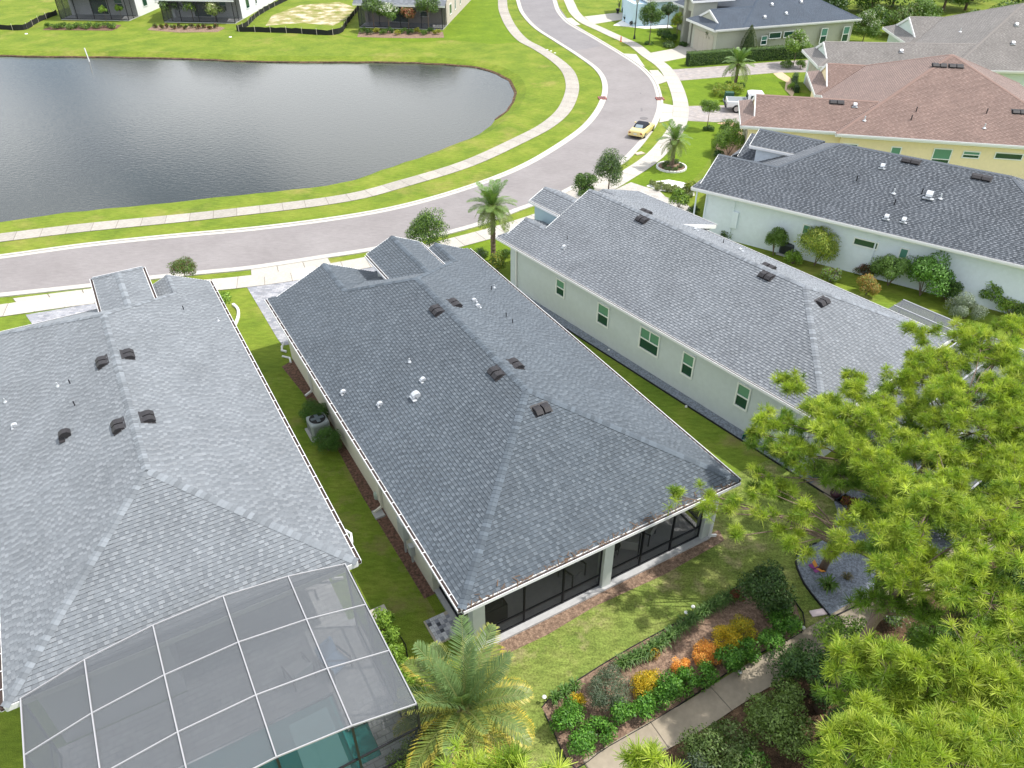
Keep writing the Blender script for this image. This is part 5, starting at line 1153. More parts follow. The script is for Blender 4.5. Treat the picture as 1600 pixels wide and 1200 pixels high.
# --- front lawns at the right
tree('slim young tree in a round dark bed by the paved drive', 1104, 203, 2.6, .78, G_lime+G_mid, 1800, .10, .035, rz=.75, clumps=18)
for px, py, r, h, pal, lab in ((1106, 203, .55, .22, G_dark, 'low dark groundcover ring under the slim young tree'), (1147, 136, 1.0, .3, G_dark, 'dark groundcover ring under the palm near the paved drive'),
    (1125, 150, 1.0, .95, G_yel+G_lime, 'yellow green shrub behind the green utility box, left one'), (1147, 147, .9, .85, G_yel+G_lime, 'yellow green shrub behind the green utility box, right one'),
    (1139, 213, .8, 1.3, G_mid, 'rounded green shrub by the paved drive beside the yellow house'), (1128, 228, .5, .8, G_yel, 'small golden shrub at the corner of the pink stone bed'), (1138, 242, 1.15, 2.0, G_mid+G_lime, 'tall loose green shrub in front of the charcoal roof'), (1122, 247, .4, .6, G_dark, 'low dark shrub at the edge of the pink stone bed'),
    (1228, 106, .7, .7, G_mid, 'dark shrub between the paved drives at the far bed'), (1237, 140, .5, .6, G_lime, 'lime shrub at the foot of the far stone bed'), (1250, 108, .5, .9, G_mid, 'small round shrub beside the far grey roof')):
    shrub(lab, px, py, r, h, pal, int(1400*r)+300, .10, clumps=14)
zone('pink_stone_bed', [(1118, 232), (1120, 222), (1130, 212), (1146, 207), (1150, 199), (1120, 193), (1140, 190), (1160, 196), (1158, 230), (1140, 255), (1122, 250)], .02, mat('pink_stone', (.55, .36, .25), .9, noise=.3, nscale=6))
zone('tan_stone_bed', [(1208, 115), (1222, 113), (1235, 122), (1243, 140), (1238, 152), (1226, 140), (1228, 128), (1216, 122)], .02, mat('tan_stone', (.5, .38, .25), .9, noise=.3, nscale=6))

def ring(name_label, px, py, r, m, n=22, h=.14):
    x, y, _ = at(px, py); t = thing('edging_ring', name_label, 'edging', (x, y, 0)); me = MB().hexa([(-.13, -.07, 0), (.13, -.07, 0), (.13, .07, 0), (-.13, .07, 0), (-.11, -.06, h), (.11, -.06, h), (.11, .06, h), (-.11, .06, h)]).mesh('stone'); me.materials.append(m)
    n = int(2*math.pi*r/.28)
    for i in range(n):
        a = 2*math.pi*i/n; o = bpy.data.objects.new('edging_stone', me); COL.objects.link(o); o.parent = t; o.location = (r*math.cos(a), r*math.sin(a), 0); o.rotation_euler = (0, 0, a+math.pi/2)
    return t
ring('white block ring round the palm bed on the lawn', 1049, 262, 1.12, M_wstone)
sheet('mulch_ring', [Vector(at(1049, 262)[:2])+Vector((1.05*math.cos(a*.3), 1.05*math.sin(a*.3))) for a in range(21)], .03, M_soil2)
for i, (px, py) in enumerate(((1036, 262), (1044, 267), (1054, 268), (1062, 262), (1042, 257), (1056, 256))): shrub(f'low succulent tuft in the white ringed palm bed, {ORD[i]} going clockwise from the left', px, py, .26, .3, G_mid+G_yel[2:]+G_grey, 220, .08, group='succulent tufts in the white ringed bed', clumps=7, stem=False)
zone('white_stone_border', [(1010, 291), (1022, 284), (1045, 281), (1072, 286), (1085, 296), (1085, 306), (1078, 306), (1050, 300), (1030, 298)], .022, M_wstone)
for i in range(16):
    px, py = 1020+i*3.9, 289+i*.85+(i % 3)*3
    shrub('pale green bromeliad in the white edged flower bed', px, py, .27, .32, [(.2, .26, .1), (.27, .3, .13), (.14, .18, .06)], 240, .09, group='bromeliads in the white edged flower bed', clumps=7, stem=False)
for px, py, r, h, pal, n, sz, lab, kw in (
    (1060, 326, .62, 1.3, G_mid+G_lime, 1500, .13, 'leafy green shrub between the silver roof and the flower bed', {}), (1078, 300, .45, .8, G_lime+G_yel, 700, .10, 'yellow green shrub at the corner of the ice blue wall', {}),
    (1084, 334, .4, .4, G_dark, 400, .1, 'low dark plant at the foot of the ice blue wall', {}), (1136, 372, .5, .5, G_mid+G_grey, 700, .09, 'low grey green plant behind the silver roof', {}),
    (1208, 399, .48, 2.1, G_lime[2:]+G_mid, 2600, .08, 'tall narrow shrub left of the dark air conditioner', {}), (1238, 412, .5, .7, G_lime, 1100, .09, 'bright low shrub in front of the weeping bush', {}),
    (1297, 440, .45, .9, G_silv+G_red[:1]+G_lime, 700, .09, 'pinkish young shrub beyond the silver roof edge', {}), (1353, 460, .62, 1.1, [(.3, .2, .06), (.22, .24, .05), (.4, .2, .05), (.2, .25, .06)], 2200, .08, 'orange and green croton shrub in the side yard', {}),
    (1387, 446, .95, 2.0, [(.16, .27, .06), (.2, .32, .08), (.12, .2, .05)], 1900, .09, 'loose bright green shrub against the ice blue wall', {}), (1350, 432, .5, .7, G_red+G_grey, 600, .09, 'small reddish grey bush behind the croton', {}),
    (1437, 462, 1.15, 2.4, [(.11, .24, .04), (.15, .3, .06), (.08, .17, .03)], 3200, .14, 'biggest green shrub against the ice blue wall', {}), (1476, 468, .7, 1.3, G_dark+G_mid, 1500, .10, 'dark green shrub right of the biggest one', {}),
    (1505, 498, .85, 1.2, G_silv, 3000, .07, 'silvery leaved bush near the screen enclosure', {}), (1545, 480, .7, 1.6, G_mid+G_lime, 1500, .11, 'tall green shrub right of the silvery bush', {}), (1576, 492, .7, .9, G_yel[2:]+G_lime, 1200, .10, 'yellowish shrub at the right edge by the blue wall', {}),
    (1605, 500, .8, .8, G_mid, 1300, .1, 'green shrub cut off by the right edge', {})):
    shrub(lab, px, py, r, h, pal, n, sz, clumps=16, **kw)
t = shrub('weeping yellow green bush beside the dark air conditioner', 1272, 415, 1.05, 2.5, [(.22, .29, .04), (.3, .34, .05), (.14, .22, .03)], 5200, .16, clumps=26, wid=.22, droop=.9, name='weeping_bush', cat='bush')

# hedge and trees by the olive house
def hedge(label, pts, w_, h, pal, n, kind_cat='hedge'):
    P = resample(smooth(W2(pts), .5), .3); t = thing('hedge', label, kind_cat, (P[0].x, P[0].y, 0)); o = P[0]
    k = vr.randint(len(P)-1, size=n); a = vr.uniform(size=n); X = np.array([(p-o)[:] for p in P]); base = X[k]+(X[k+1]-X[k])*a[:, None]; d = X[k+1]-X[k]; d /= np.linalg.norm(d, axis=1)[:, None]; nn = np.stack([-d[:, 1], d[:, 0]], 1)
    s = vr.uniform(-1, 1, n); z = vr.uniform(0, 1, n); m_ = vr.randint(3, size=n); s = np.where(m_ == 0, 1, np.where(m_ == 1, -1, s)); z = np.where(m_ == 2, 1, z)
    C = np.stack([base[:, 0]+nn[:, 0]*s*w_/2, base[:, 1]+nn[:, 1]*s*w_/2, z*h], 1)+vr.normal(size=(n, 3))*.04
    D = np.stack([nn[:, 0]*s, nn[:, 1]*s, (m_ == 2)*1.5+.2], 1)
    V, F = leaf_quads(C, D, .10); V[:, 2] = np.maximum(V[:, 2], .01); link('foliage', mesh_np('foliage', V, F, pal_pick(pal, n)), M_leaf, t)
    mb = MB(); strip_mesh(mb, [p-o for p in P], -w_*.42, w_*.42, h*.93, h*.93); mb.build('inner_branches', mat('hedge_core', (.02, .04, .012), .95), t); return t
hedge('long clipped hedge along the paved drive left of the palm', [(1073, 103), (1100, 101), (1148, 97)], .9, 1.35, G_dark+G_mid, 9000)
hedge('clipped hedge along the paved drive right of the palm', [(1165, 96), (1210, 93), (1262, 90)], .9, 1.35, G_dark+G_mid, 8000)
hedge('low rounded hedge strip beside the brown roofed house entry', [(1243, 122), (1240, 134), (1245, 146)], .5, .6, G_mid, 1500)
for i, px in enumerate((1188, 1215, 1266, 1306)): shrub(f'small dark shrub at the foot of the olive side wall, {ORD[i]} from the left', px, 78-i*4.6, .32, .8, G_dark, 350, .1, group='shrubs at the foot of the olive side wall', clumps=8)
def cone(label, px, py, r, h):
    x, y, _ = at(px, py); t = thing('conical_conifer', label, 'conifer', (x, y, 0)); n = 4500; z = vr.uniform(size=n)**1.2; a = vr.uniform(0, 6.283, n); rr = r*np.sin(np.minimum(1, (1-z)*1.25)*math.pi/2)**.9
    C = np.stack([rr*np.cos(a), rr*np.sin(a), .1+z*h], 1)+vr.normal(size=(n, 3))*.03; D = np.stack([np.cos(a), np.sin(a), .7*np.ones(n)], 1); V, F = leaf_quads(C, D, .10, -.5, .4)
    link('foliage', mesh_np('foliage', V, F, pal_pick([(.07, .10, .03), (.09, .12, .035), (.055, .08, .025)], n)), M_leaf, t); MB().tube([(0, 0, 0), (0, 0, h*.8)], [.06, .02], 6).build('trunk', M_bark, t)
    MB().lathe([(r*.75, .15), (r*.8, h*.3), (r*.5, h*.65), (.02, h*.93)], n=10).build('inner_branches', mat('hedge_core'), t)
cone('pointed brown green conifer behind the paved drive hedge', 1166, 92, .95, 3.4)
tree('half bare multi stem tree in front of the olive garage', 1110, 84, 2.7, .85, G_grey+G_olive, 500, .12, .04, clumps=14, zc=1.8)
tree('crape myrtle with white flowers beside the far paved drive', 1239, 104, 3.4, 1.55, G_mid+G_lime, 1900, .14, .05, top=[(.6, .6, .55), (.12, .2, .03), (.1, .17, .03), (.14, .24, .04), (.1, .2, .03)], clumps=18)
tree('dense round tree with white blossoms by the navy roof\'s end', 1347, 68, 3.3, 1.75, G_mid, 3200, .16, .06, top=[(.6, .6, .55), (.08, .14, .025), (.1, .18, .03), (.07, .13, .025)], clumps=30)
tree('young street tree with open crown right of the lamp post', 1014, 69, 4.6, 1.35, G_dark+G_mid, 2600, .15, .06, rz=1.7, zc=2.9, clumps=30)
shrub('low dark tuft round the base of the young street tree', 1014, 70, .6, .3, G_dark, 300, .12)
for px, py, r, h, pal, lab in ((1045, 66, 1.0, 1.2, G_dark, 'dark domed shrub left of the entry tower'), (1034, 60, .7, .9, G_dark, 'smaller dark shrub nearest the street by the entry tower'), (1046, 74, .75, .45, G_mid+G_grey, 'low spreading shrub beside the olive house drive'), (1067, 72, .5, .35, G_dark, 'low shrub on the corner of the olive house walk')): shrub(lab, px, py, r, h, pal, 1100, .13, clumps=14)
tree('small yellow green palm like tree against the olive house', 1056, 64, 2.9, .8, G_lime+G_yel, 500, .3, .05, clumps=10, wid=.2)
tree('sparse dark tree between the sky blue and olive houses', 1042, 50, 3.2, 1.0, G_dark+G_grey, 900, .14, .05, clumps=14)
shrub('dark rounded topiary in a pot beside the white stones', 976, 26, .42, 1.2, G_dark, 700, .12, name='topiary')
shrub('brown grass mound on the white stones', 988, 41, .4, .6, [(.08, .06, .05), (.1, .09, .06)], 300, .14, name='grass_mound', cat='grass')
for px, py, lab in ((965, 21, 'black urn under the tiny palm'), (977, 34, 'black urn with spiky plant on the white stones')):
    t = thing('urn', lab, 'pot', at(px, py)); MB().lathe([(.14, 0), (.2, .05), (.13, .2), (.3, .55), (.34, .6), (.28, .6)], n=14).build('body', M_black, t)
strappy('spiky plant in the black urn on the white stones', 977, 34, .4, .9, G_dark, 20)

# trees and beds of the houses across the pond
for i, (px, py, h, r, pal, lab, kw) in enumerate(((270, 34, 3.2, 1.25, G_grey+G_mid, 'leftmost small tree before the white walled house across the pond', {}), (303, 35, 2.8, .95, G_lime+G_grey, 'middle small tree before the white walled house across the pond', {}),
    (338, 35, 2.7, 1.3, [(.3, .36, .12), (.2, .28, .07)], 'pale leafed sprawling tree before the white walled house across the pond', dict(top=[(.6, .6, .4), (.3, .38, .1)])), (585, 48, 3.9, 1.45, G_mid+G_grey, 'left bushy tree in front of the tan house across the pond', {}),
    (608, 48, 3.2, 1.25, G_mid, 'white flowering tree in front of the tan house across the pond', dict(top=[(.75, .75, .7), (.7, .7, .65), (.1, .18, .03)])), (639, 46, 2.6, 1.0, [(.35, .13, .08), (.3, .16, .08), (.12, .16, .05)], 'coral red sparse tree in front of the tan house across the pond', {}),
    (670, 50, 4.1, 1.4, G_mid+G_grey, 'right bushy tree in front of the tan house across the pond', {}))):
    tree(lab, px, py, h, r, pal, 300 if 'sparse' in lab else 1500, .2, .07, clumps=18, **kw)
for px, py, lab in ((167, 34, 'left sapling before the grey porch across the pond'), (191, 33, 'right sapling before the grey porch across the pond')): tree(lab, px, py, 1.9, .5, G_lime, 250, .16, .025, clumps=8)
zone('far_planting_bed', [(66, 47), (80, 41), (100, 38), (190, 39), (184, 44), (175, 48)], .02, M_soil)
zone('far_planting_bed', [(230, 47), (240, 40), (345, 42), (352, 44), (340, 50), (280, 51)], .02, M_soil2)
zone('far_planting_bed', [(558, 58), (562, 47), (692, 50), (694, 59), (640, 60)], .02, M_soil2)
for k in range(10): shrub(f'small shrub before the grey porch across the pond, {ORD[k]} from the left', 78+k*11, 44+(k % 2)*1.5-(1 if k > 6 else 0), .55, .55, G_mid+G_lime+G_dark, 200, .16, group='shrubs before the grey porch across the pond', clumps=7, stem=False)
for k in range(11): shrub(f'tiny dark shrub before the white walled house across the pond, {ORD[k]} from the left', 243+k*9.5, 44+(k % 2)*2, .28, .5, G_dark+G_red, 90, .16, group='tiny shrubs in the mulch bed before the white walled house', clumps=5, stem=False)
for k in range(12): shrub(f'small shrub before the tan house across the pond, {ORD[k]} from the left', 567+k*10.6, 52+(k % 2)*2.5, .42, .6, [G_mid, G_dark, G_yel][k % 3], 150, .16, group='shrubs in the bed before the tan house', clumps=6, stem=False)

# far woods, top right
fw = np.random.RandomState(2)
for k in range(20):
    x = 40+k*3.6+fw.uniform(-1, 1); y = 112+fw.uniform(-3, 12)+(k % 3)*5-max(0, (k-8))*1.1
    tree(('tall' if k % 3 == 0 else 'bushy')+' dark green tree in the woodland edge at the top right', 0, 0, fw.uniform(5.5, 8), fw.uniform(2.8, 3.8), [G_dark, G_mid, G_olive+G_dark][k % 3], 2600, .34, .2, zc=2.6, rz=3.6, loc=(x, y, 0), group=('tall' if k % 3 == 0 else 'bushy')+' trees of the woodland edge', clumps=26)
for k in range(13): shrub(f'undergrowth bush at the foot of the woodland edge, {ORD[k]} from the left', 0, 0, fw.uniform(1.9, 2.8), fw.uniform(2.6, 4.2), [G_dark+G_mid, G_olive+G_mid, G_mid][k % 3], 900, .26, loc=(46+k*2.9, 103+fw.uniform(-2, 3)-k*.6, 0), group='undergrowth bushes of the woodland edge', clumps=14)
tree('lone young tree on the far lawn beyond the navy roof', 1362, 22, 4.5, 1.6, G_mid+G_grey, 700, .22, .07, clumps=14)

# ------------------------------------------------------------------ pines
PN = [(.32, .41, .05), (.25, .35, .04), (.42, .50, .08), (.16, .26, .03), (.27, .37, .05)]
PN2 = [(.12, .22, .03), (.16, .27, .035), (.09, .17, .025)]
def tufts(C, A, size, pal, per=50):
    """needle tufts: C centres (n,3), A shoot directions (n,3)"""
    n = len(C); C_ = np.repeat(C, per, 0); A_ = np.repeat(A, per, 0); N_ = n*per
    d = vr.normal(size=(N_, 3)); d /= np.linalg.norm(d, axis=1)[:, None]; d = d+A_*vr.uniform(.15, 1.0, (N_, 1)); d /= np.linalg.norm(d, axis=1)[:, None]
    s = np.repeat(size*vr.uniform(.7, 1.1, n), per)[:, None]*vr.uniform(.75, 1.1, (N_, 1))
    b = C_-A_*vr.uniform(0, .10, (N_, 1)); w_ = vr.normal(size=(N_, 3)); w_ -= (w_*d).sum(1)[:, None]*d; w_ /= np.linalg.norm(w_, axis=1)[:, None]
    ww = .013; tip = b+d*s; tip[:, 2] -= .03
    V = np.stack([b-w_*ww*.5, b+w_*ww*.5, tip+w_*ww*.3, tip-w_*ww*.3], 1).reshape(-1, 3); F = np.arange(4*N_).reshape(-1, 4)
    P = np.array(pal); tc_ = P[vr.randint(len(P), size=n)]*vr.uniform(.75, 1.2, (n, 1)); col = np.repeat(tc_, per, 0)*vr.uniform(.8, 1.2, (N_, 1)); return V, F, col
def pine(label, base, top, cl, dens=46, size=.24, tr=.16, pal=PN, far=False, py_scale=True, keep=False):
    size *= 1.08
    if py_scale:      # lift the surveyed top to its real height along the same sight line
        k_ = (CAM_H-top[2]*.8)/(CAM_H-top[2]); top = (top[0]*k_, top[1]*k_, top[2]*.8)
    dens *= 1.9; base = base if (far or keep) else (top[0]-.5, top[1]+.5); top = (top[0], top[1], top[2]-1.4)
    """cl: clusters (px,py,z,radius) surveyed from the photo"""
    t = thing('pine_tree', label, 'pine tree', (base[0], base[1], 0)); B = Vector((base[0], base[1], 0)); T = Vector(top)-B
    k = 12; pts = [Vector((T.x*(i/k)**1.6, T.y*(i/k)**1.6, T.z*i/k)) for i in range(k+1)]
    MB().tube(pts, [tr*(1-.75*i/k) for i in range(k+1)], 10).build('trunk', M_bark, t, smooth=True)
    Vs, Fs, Cs = [], [], []; limbs = MB(); nv = 0
    kz = .8 if py_scale else 1; cl = [(px, py, z*kz, r*(1.04 if py_scale else 1)) for px, py, z, r in cl]
    tiers = [(Vector(at(px, py, z)), r, 0) for px, py, z, r in cl]
    if not far:
        for (c_, r, _q), (px, py, _z, _r2) in zip(list(tiers), cl):
            if 1230 < px < 1420 and 730 < py < 970: continue
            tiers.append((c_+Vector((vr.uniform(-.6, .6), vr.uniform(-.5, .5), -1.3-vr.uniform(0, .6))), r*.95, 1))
    for c_, r, tier in tiers:
        c = c_-B; hd = math.hypot(c.x-T.x*.4, c.y-T.y*.4); z0 = max(1.2, min(T.z*.96, c.z-.35*hd-.1)); f = z0/T.z; s0 = Vector((T.x*f**1.6, T.y*f**1.6, z0))
        m_ = s0.lerp(c, .5)+Vector((0, 0, .12*hd)); m_ += Vector(vr.uniform(-.15, .15, 3)); r0 = max(.025, tr*(1-.75*f)*.45)
        limbs.tube([s0, s0.lerp(m_, .5)+Vector((0, 0, .04)), m_, m_.lerp(c, .55), c], [r0, r0*.85, r0*.65, r0*.45, r0*.25], 7)
        n = max(6, int(dens*r*r*(1, .7, .45)[tier])); nb = max(3, int(n/7)); 
        th = vr.normal(size=(nb, 3)); th /= np.linalg.norm(th, axis=1)[:, None]; th[:, 2] = np.abs(th[:, 2])*.6-.12; br = np.array(c[:])+th*r*vr.uniform(.35, .85, (nb, 1))
        for q in range(nb): e = Vector(br[q]); limbs.tube([c.lerp(m_, vr.uniform(0, .35)), e.lerp(c, .4)+Vector((0, 0, -.04)), e], [r0*.22+.008, .012, .007], 4, False)
        idx = vr.randint(nb, size=n); off = vr.normal(size=(n, 3)); off /= np.linalg.norm(off, axis=1)[:, None]; C_ = br[idx]+off*vr.uniform(.1, .36, (n, 1))*np.array([1, 1, .6])*max(.7, r)
        A = (C_-np.array(c[:])); A /= np.linalg.norm(A, axis=1)[:, None]+1e-6; A = A*.6+np.array([0, 0, .75]); A /= np.linalg.norm(A, axis=1)[:, None]
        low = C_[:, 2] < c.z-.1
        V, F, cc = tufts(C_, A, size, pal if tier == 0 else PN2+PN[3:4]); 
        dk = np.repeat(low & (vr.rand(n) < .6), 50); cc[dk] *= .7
        for q in range(0, n, 3): e = Vector(C_[q]); limbs.tube([Vector(br[idx[q]]), e], [.008, .006], 3, False)
        Vs.append(V); Fs.append(F+nv); Cs.append(cc); nv += len(V)
    limbs.build('limbs', M_bark, t, smooth=True)
    link('needles', mesh_np('needles', np.concatenate(Vs), np.concatenate(Fs), np.concatenate(Cs)), M_need, t, kind='stuff'); return t
def bz(px, py, z): return at(px, py, z)
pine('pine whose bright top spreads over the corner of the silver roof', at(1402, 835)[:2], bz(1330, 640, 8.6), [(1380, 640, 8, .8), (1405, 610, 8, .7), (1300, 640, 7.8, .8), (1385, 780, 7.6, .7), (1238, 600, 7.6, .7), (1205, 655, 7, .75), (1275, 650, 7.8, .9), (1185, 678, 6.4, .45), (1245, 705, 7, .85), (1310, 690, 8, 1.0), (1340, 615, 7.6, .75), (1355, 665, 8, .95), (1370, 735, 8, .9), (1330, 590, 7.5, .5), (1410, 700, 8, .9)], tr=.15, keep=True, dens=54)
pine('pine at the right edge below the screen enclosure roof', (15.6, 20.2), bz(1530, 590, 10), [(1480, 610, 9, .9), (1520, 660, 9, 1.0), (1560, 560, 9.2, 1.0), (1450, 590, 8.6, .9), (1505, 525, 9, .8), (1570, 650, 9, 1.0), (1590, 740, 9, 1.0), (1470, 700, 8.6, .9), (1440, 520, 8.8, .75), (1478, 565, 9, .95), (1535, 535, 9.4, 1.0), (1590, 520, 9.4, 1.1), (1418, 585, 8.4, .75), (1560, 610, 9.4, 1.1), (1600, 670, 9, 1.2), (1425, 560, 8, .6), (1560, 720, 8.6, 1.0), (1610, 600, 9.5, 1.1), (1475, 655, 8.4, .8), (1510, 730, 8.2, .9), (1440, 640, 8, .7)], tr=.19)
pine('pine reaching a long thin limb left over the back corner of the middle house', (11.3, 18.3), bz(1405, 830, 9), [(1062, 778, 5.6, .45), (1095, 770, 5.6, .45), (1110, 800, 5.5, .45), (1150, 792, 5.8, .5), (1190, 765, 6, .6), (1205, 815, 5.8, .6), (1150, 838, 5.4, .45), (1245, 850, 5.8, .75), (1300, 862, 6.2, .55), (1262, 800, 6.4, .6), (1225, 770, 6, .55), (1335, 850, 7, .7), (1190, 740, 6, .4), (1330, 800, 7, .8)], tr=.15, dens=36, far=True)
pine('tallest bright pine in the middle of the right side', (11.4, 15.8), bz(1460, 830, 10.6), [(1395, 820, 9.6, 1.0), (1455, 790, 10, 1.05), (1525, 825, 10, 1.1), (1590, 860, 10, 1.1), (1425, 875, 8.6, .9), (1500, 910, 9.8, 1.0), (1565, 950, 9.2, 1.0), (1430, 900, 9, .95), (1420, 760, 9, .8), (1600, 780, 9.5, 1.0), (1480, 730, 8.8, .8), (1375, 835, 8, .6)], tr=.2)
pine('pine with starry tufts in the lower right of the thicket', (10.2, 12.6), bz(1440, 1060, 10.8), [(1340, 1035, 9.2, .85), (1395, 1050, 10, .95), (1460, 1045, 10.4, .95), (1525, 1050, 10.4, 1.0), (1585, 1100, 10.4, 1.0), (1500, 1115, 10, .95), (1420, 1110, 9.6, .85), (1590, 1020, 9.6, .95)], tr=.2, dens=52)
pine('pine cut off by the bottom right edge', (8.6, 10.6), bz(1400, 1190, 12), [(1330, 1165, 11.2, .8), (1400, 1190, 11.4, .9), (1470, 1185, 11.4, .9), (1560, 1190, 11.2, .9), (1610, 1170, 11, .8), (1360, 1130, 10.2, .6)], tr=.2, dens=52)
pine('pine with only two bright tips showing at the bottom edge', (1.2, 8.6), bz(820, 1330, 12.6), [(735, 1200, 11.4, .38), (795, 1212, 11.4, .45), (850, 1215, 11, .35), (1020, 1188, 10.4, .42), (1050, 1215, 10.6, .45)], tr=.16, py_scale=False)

# understory of the thicket
us = np.random.RandomState(9)
named = [(1203, 1150, 1.0, 1.9, [(.13, .2, .04), (.17, .25, .06), (.09, .14, .03)], 'yellow green rounded shrub just right of the concrete path'), (1252, 1092, 1.0, 2.0, G_dark, 'dark leafy shrub overhanging the far part of the path'),
         (1122, 1205, .95, 1.7, [(.08, .13, .03), (.12, .17, .05)], 'dull green shrub beside the lower part of the path'), (1085, 1245, .8, 1.4, G_grey, 'grey green shrub at the bottom edge right of the path'),
         (1312, 1040, .9, 1.9, G_mid+G_lime, 'fresh green shrub where the path meets the gravel bed'), (1160, 1245, .85, 1.4, grn, 'bright green shrub at the bottom edge in the thicket'), (1385, 965, .55, .8, G_silv+G_mid, 'pale leafed plant at the end of the gravel bed'), (1355, 815, .7, 1.0, G_lime+G_dark, 'yellow green shrub beyond the concrete pad'), (1330, 800, .4, .7, G_red+G_yel[:1], 'red leafed plant beside the concrete pad'), (1275, 742, .5, .7, G_lime, 'yellow green plant at the end of the sage wall')]
for px, py, r, h, pal, lab in named: shrub(lab, px, py, r, h, pal, int(3200*r), .085, clumps=26, cl_r=.34)
k = 0
while k < 44:
    px, py = us.uniform(1150, 1700), us.uniform(960, 1290)
    x, y, _ = at(px, py)
    if px < 1530-(py-960)*.95 or py < 1050-.0*px and px < 1330: continue
    shrub('dark broadleaf shrub in the thicket under the pines', 0, 0, us.uniform(.8, 1.15), us.uniform(1.5, 2.8), [G_dark+[(.04, .10, .02)], G_mid, G_dark+G_mid][k % 3], 2300, .10, loc=(x, y, 0), group='dark broadleaf shrubs in the thicket under the pines', clumps=22, cl_r=.36); k += 1
for k in range(10): shrub(f'green shrub beyond the gravel under the upper pines, {ORD[k]} from the left', 0, 0, us.uniform(.7, 1.1), us.uniform(1.0, 2.0), [G_dark, G_mid][k % 2], 1700, .10, loc=(at(1400+k*26+us.uniform(-10, 10), 800+us.uniform(-25, 60)-k*4)), group='green shrubs beyond the gravel under the upper pines', clumps=20)

# ------------------------------------------------------------------ vehicles
def loft(name, st, m, parent, bevel=0, n2=None, smooth=True):
    """st: stations (x, half width low, half width shoulder, z low, z shoulder, z top, half width top)"""
    mb = MB()
    for x, wl, ws, zl, zs, zt, wt in st:
        mb.v += [(x, -wl, zl), (x, -ws, zl+(zs-zl)*.35), (x, -ws, zs), (x, -wt, zt), (x, wt, zt), (x, ws, zs), (x, ws, zl+(zs-zl)*.35), (x, wl, zl)]
    for i in range(len(st)-1):
        for j in range(8): q = (j+1) % 8; mb.f.append((8*i+j, 8*i+8+j, 8*i+8+q, 8*i+q)[::-1])
    mb.f.append(tuple(range(8))[::-1]); k = 8*(len(st)-1); mb.f.append(tuple(range(k, k+8)))
    me_o = mb.build(name, m, parent, smooth=smooth)
    bm = bmesh.new(); bm.from_mesh(me_o.data); bmesh.ops.recalc_face_normals(bm, faces=bm.faces); bm.to_mesh(me_o.data); bm.free()
    if bevel: b = me_o.modifiers.new('b', 'BEVEL'); b.width = bevel; b.segments = 3; b.angle_limit = .5
    return me_o
def wheel(parent, x, y, r, s):
    w_ = MB().lathe([(r*.7, -.11), (r, -.09), (r, .09), (r*.7, .11)], n=20).build('wheel', M_tyre, parent, smooth=False); w_.location = (x, y, r); w_.rotation_euler = (math.pi/2, 0, 0)
    MB().lathe([(r*.62, -.115), (r*.2, -.118), (.02, -.12)], n=12).lathe([(.02, .12), (r*.2, .118), (r*.62, .115)], n=12).build('rim', M_rim, w_)
M_yel = mat('pale_yellow_paint', (.72, .58, .24), .25, spec=.6); M_carg = mat('car_glass', (.03, .045, .06), .05, spec=.9); M_red = mat('tail_light', (.3, .02, .01), .3)
M_cloth = mat('dark_soft_top', (.015, .018, .025), .8); M_wp = mat('white_car_paint', (.75, .76, .78), .25, spec=.6); M_chr = mat('chrome', (.6, .6, .6), .15, metal=1); M_plate = mat('plate', (.6, .62, .6), .5)
cx, cy, _ = at(1004, 208)
dfw = Vector(at(1016, 199)[:2])-Vector(at(992, 221)[:2])
car = thing('parked_car', 'pale yellow convertible coupe with dark soft top parked at the kerb', 'car', (cx-.1, cy-.1, 0), math.radians(62)); car.scale = (.78,)*3
loft('body', [(-2.15, .70, .78, .35, .62, .80, .60), (-2.05, .80, .88, .22, .68, .92, .66), (-1.3, .84, .90, .2, .72, .96, .70), (-.4, .84, .88, .2, .74, .94, .72), (.6, .84, .88, .2, .74, .92, .72), (1.3, .84, .90, .2, .70, .84, .66), (1.9, .78, .84, .22, .58, .70, .56), (2.12, .62, .70, .3, .48, .56, .42)], M_yel, car, .04)
loft('soft_top', [(-1.25, .60, .62, .9, .95, .98, .52), (-.75, .64, .66, .9, 1.1, 1.26, .5), (-.1, .64, .66, .9, 1.12, 1.33, .52), (.3, .64, .66, .9, 1.1, 1.28, .5)], M_cloth, car, .05)
loft('windscreen', [(.28, .62, .65, .9, 1.08, 1.26, .50), (.85, .66, .68, .88, .90, .93, .6)], M_carg, car)
MB().hexa([(-1.24, -.42, .955), (-1.24, .42, .955), (-.88, .40, 1.13), (-.88, -.40, 1.13), (-1.27, -.42, .99), (-1.27, .42, .99), (-.9, .38, 1.24), (-.9, -.38, 1.24)]).build('rear_window', mat('rear_glass', (.25, .3, .33), .05, spec=.9), car)
for s in (-1, 1):
    for x in (-1.3, 1.35): wheel(car, x, s*.80, .32, s)
    MB().box(-2.17, -2.0, s*.66-.12, s*.66+.12, .60, .74).build('tail_light', M_red, car, bevel=.03)
    MB().box(.35, .5, s*.98-.09, s*.98+.09, .92, 1.04).build('mirror', M_yel, car, bevel=.03); MB().box(1.95, 2.1, s*.55-.12, s*.55+.12, .52, .62).build('headlight', M_chr, car, bevel=.03)
MB().box(-2.19, -2.14, -.18, .18, .52, .64).build('number_plate', M_plate, car); MB().box(-2.16, -2.02, -.75, .75, .24, .34).build('bumper', M_black, car, bevel=.02)
tx, ty, _ = at(1158, 172)
pk = thing('pickup_truck', 'white pickup truck parked on the paved drive beside the brown roof', 'pickup truck', (tx+.95, ty-.3, 0), math.radians(-8)); pk.scale = (.92,)*3
loft('body', [(-2.7, .86, .92, .55, .95, 1.12, .9), (-.75, .86, .94, .45, .95, 1.12, .9)], M_wp, pk, .03)
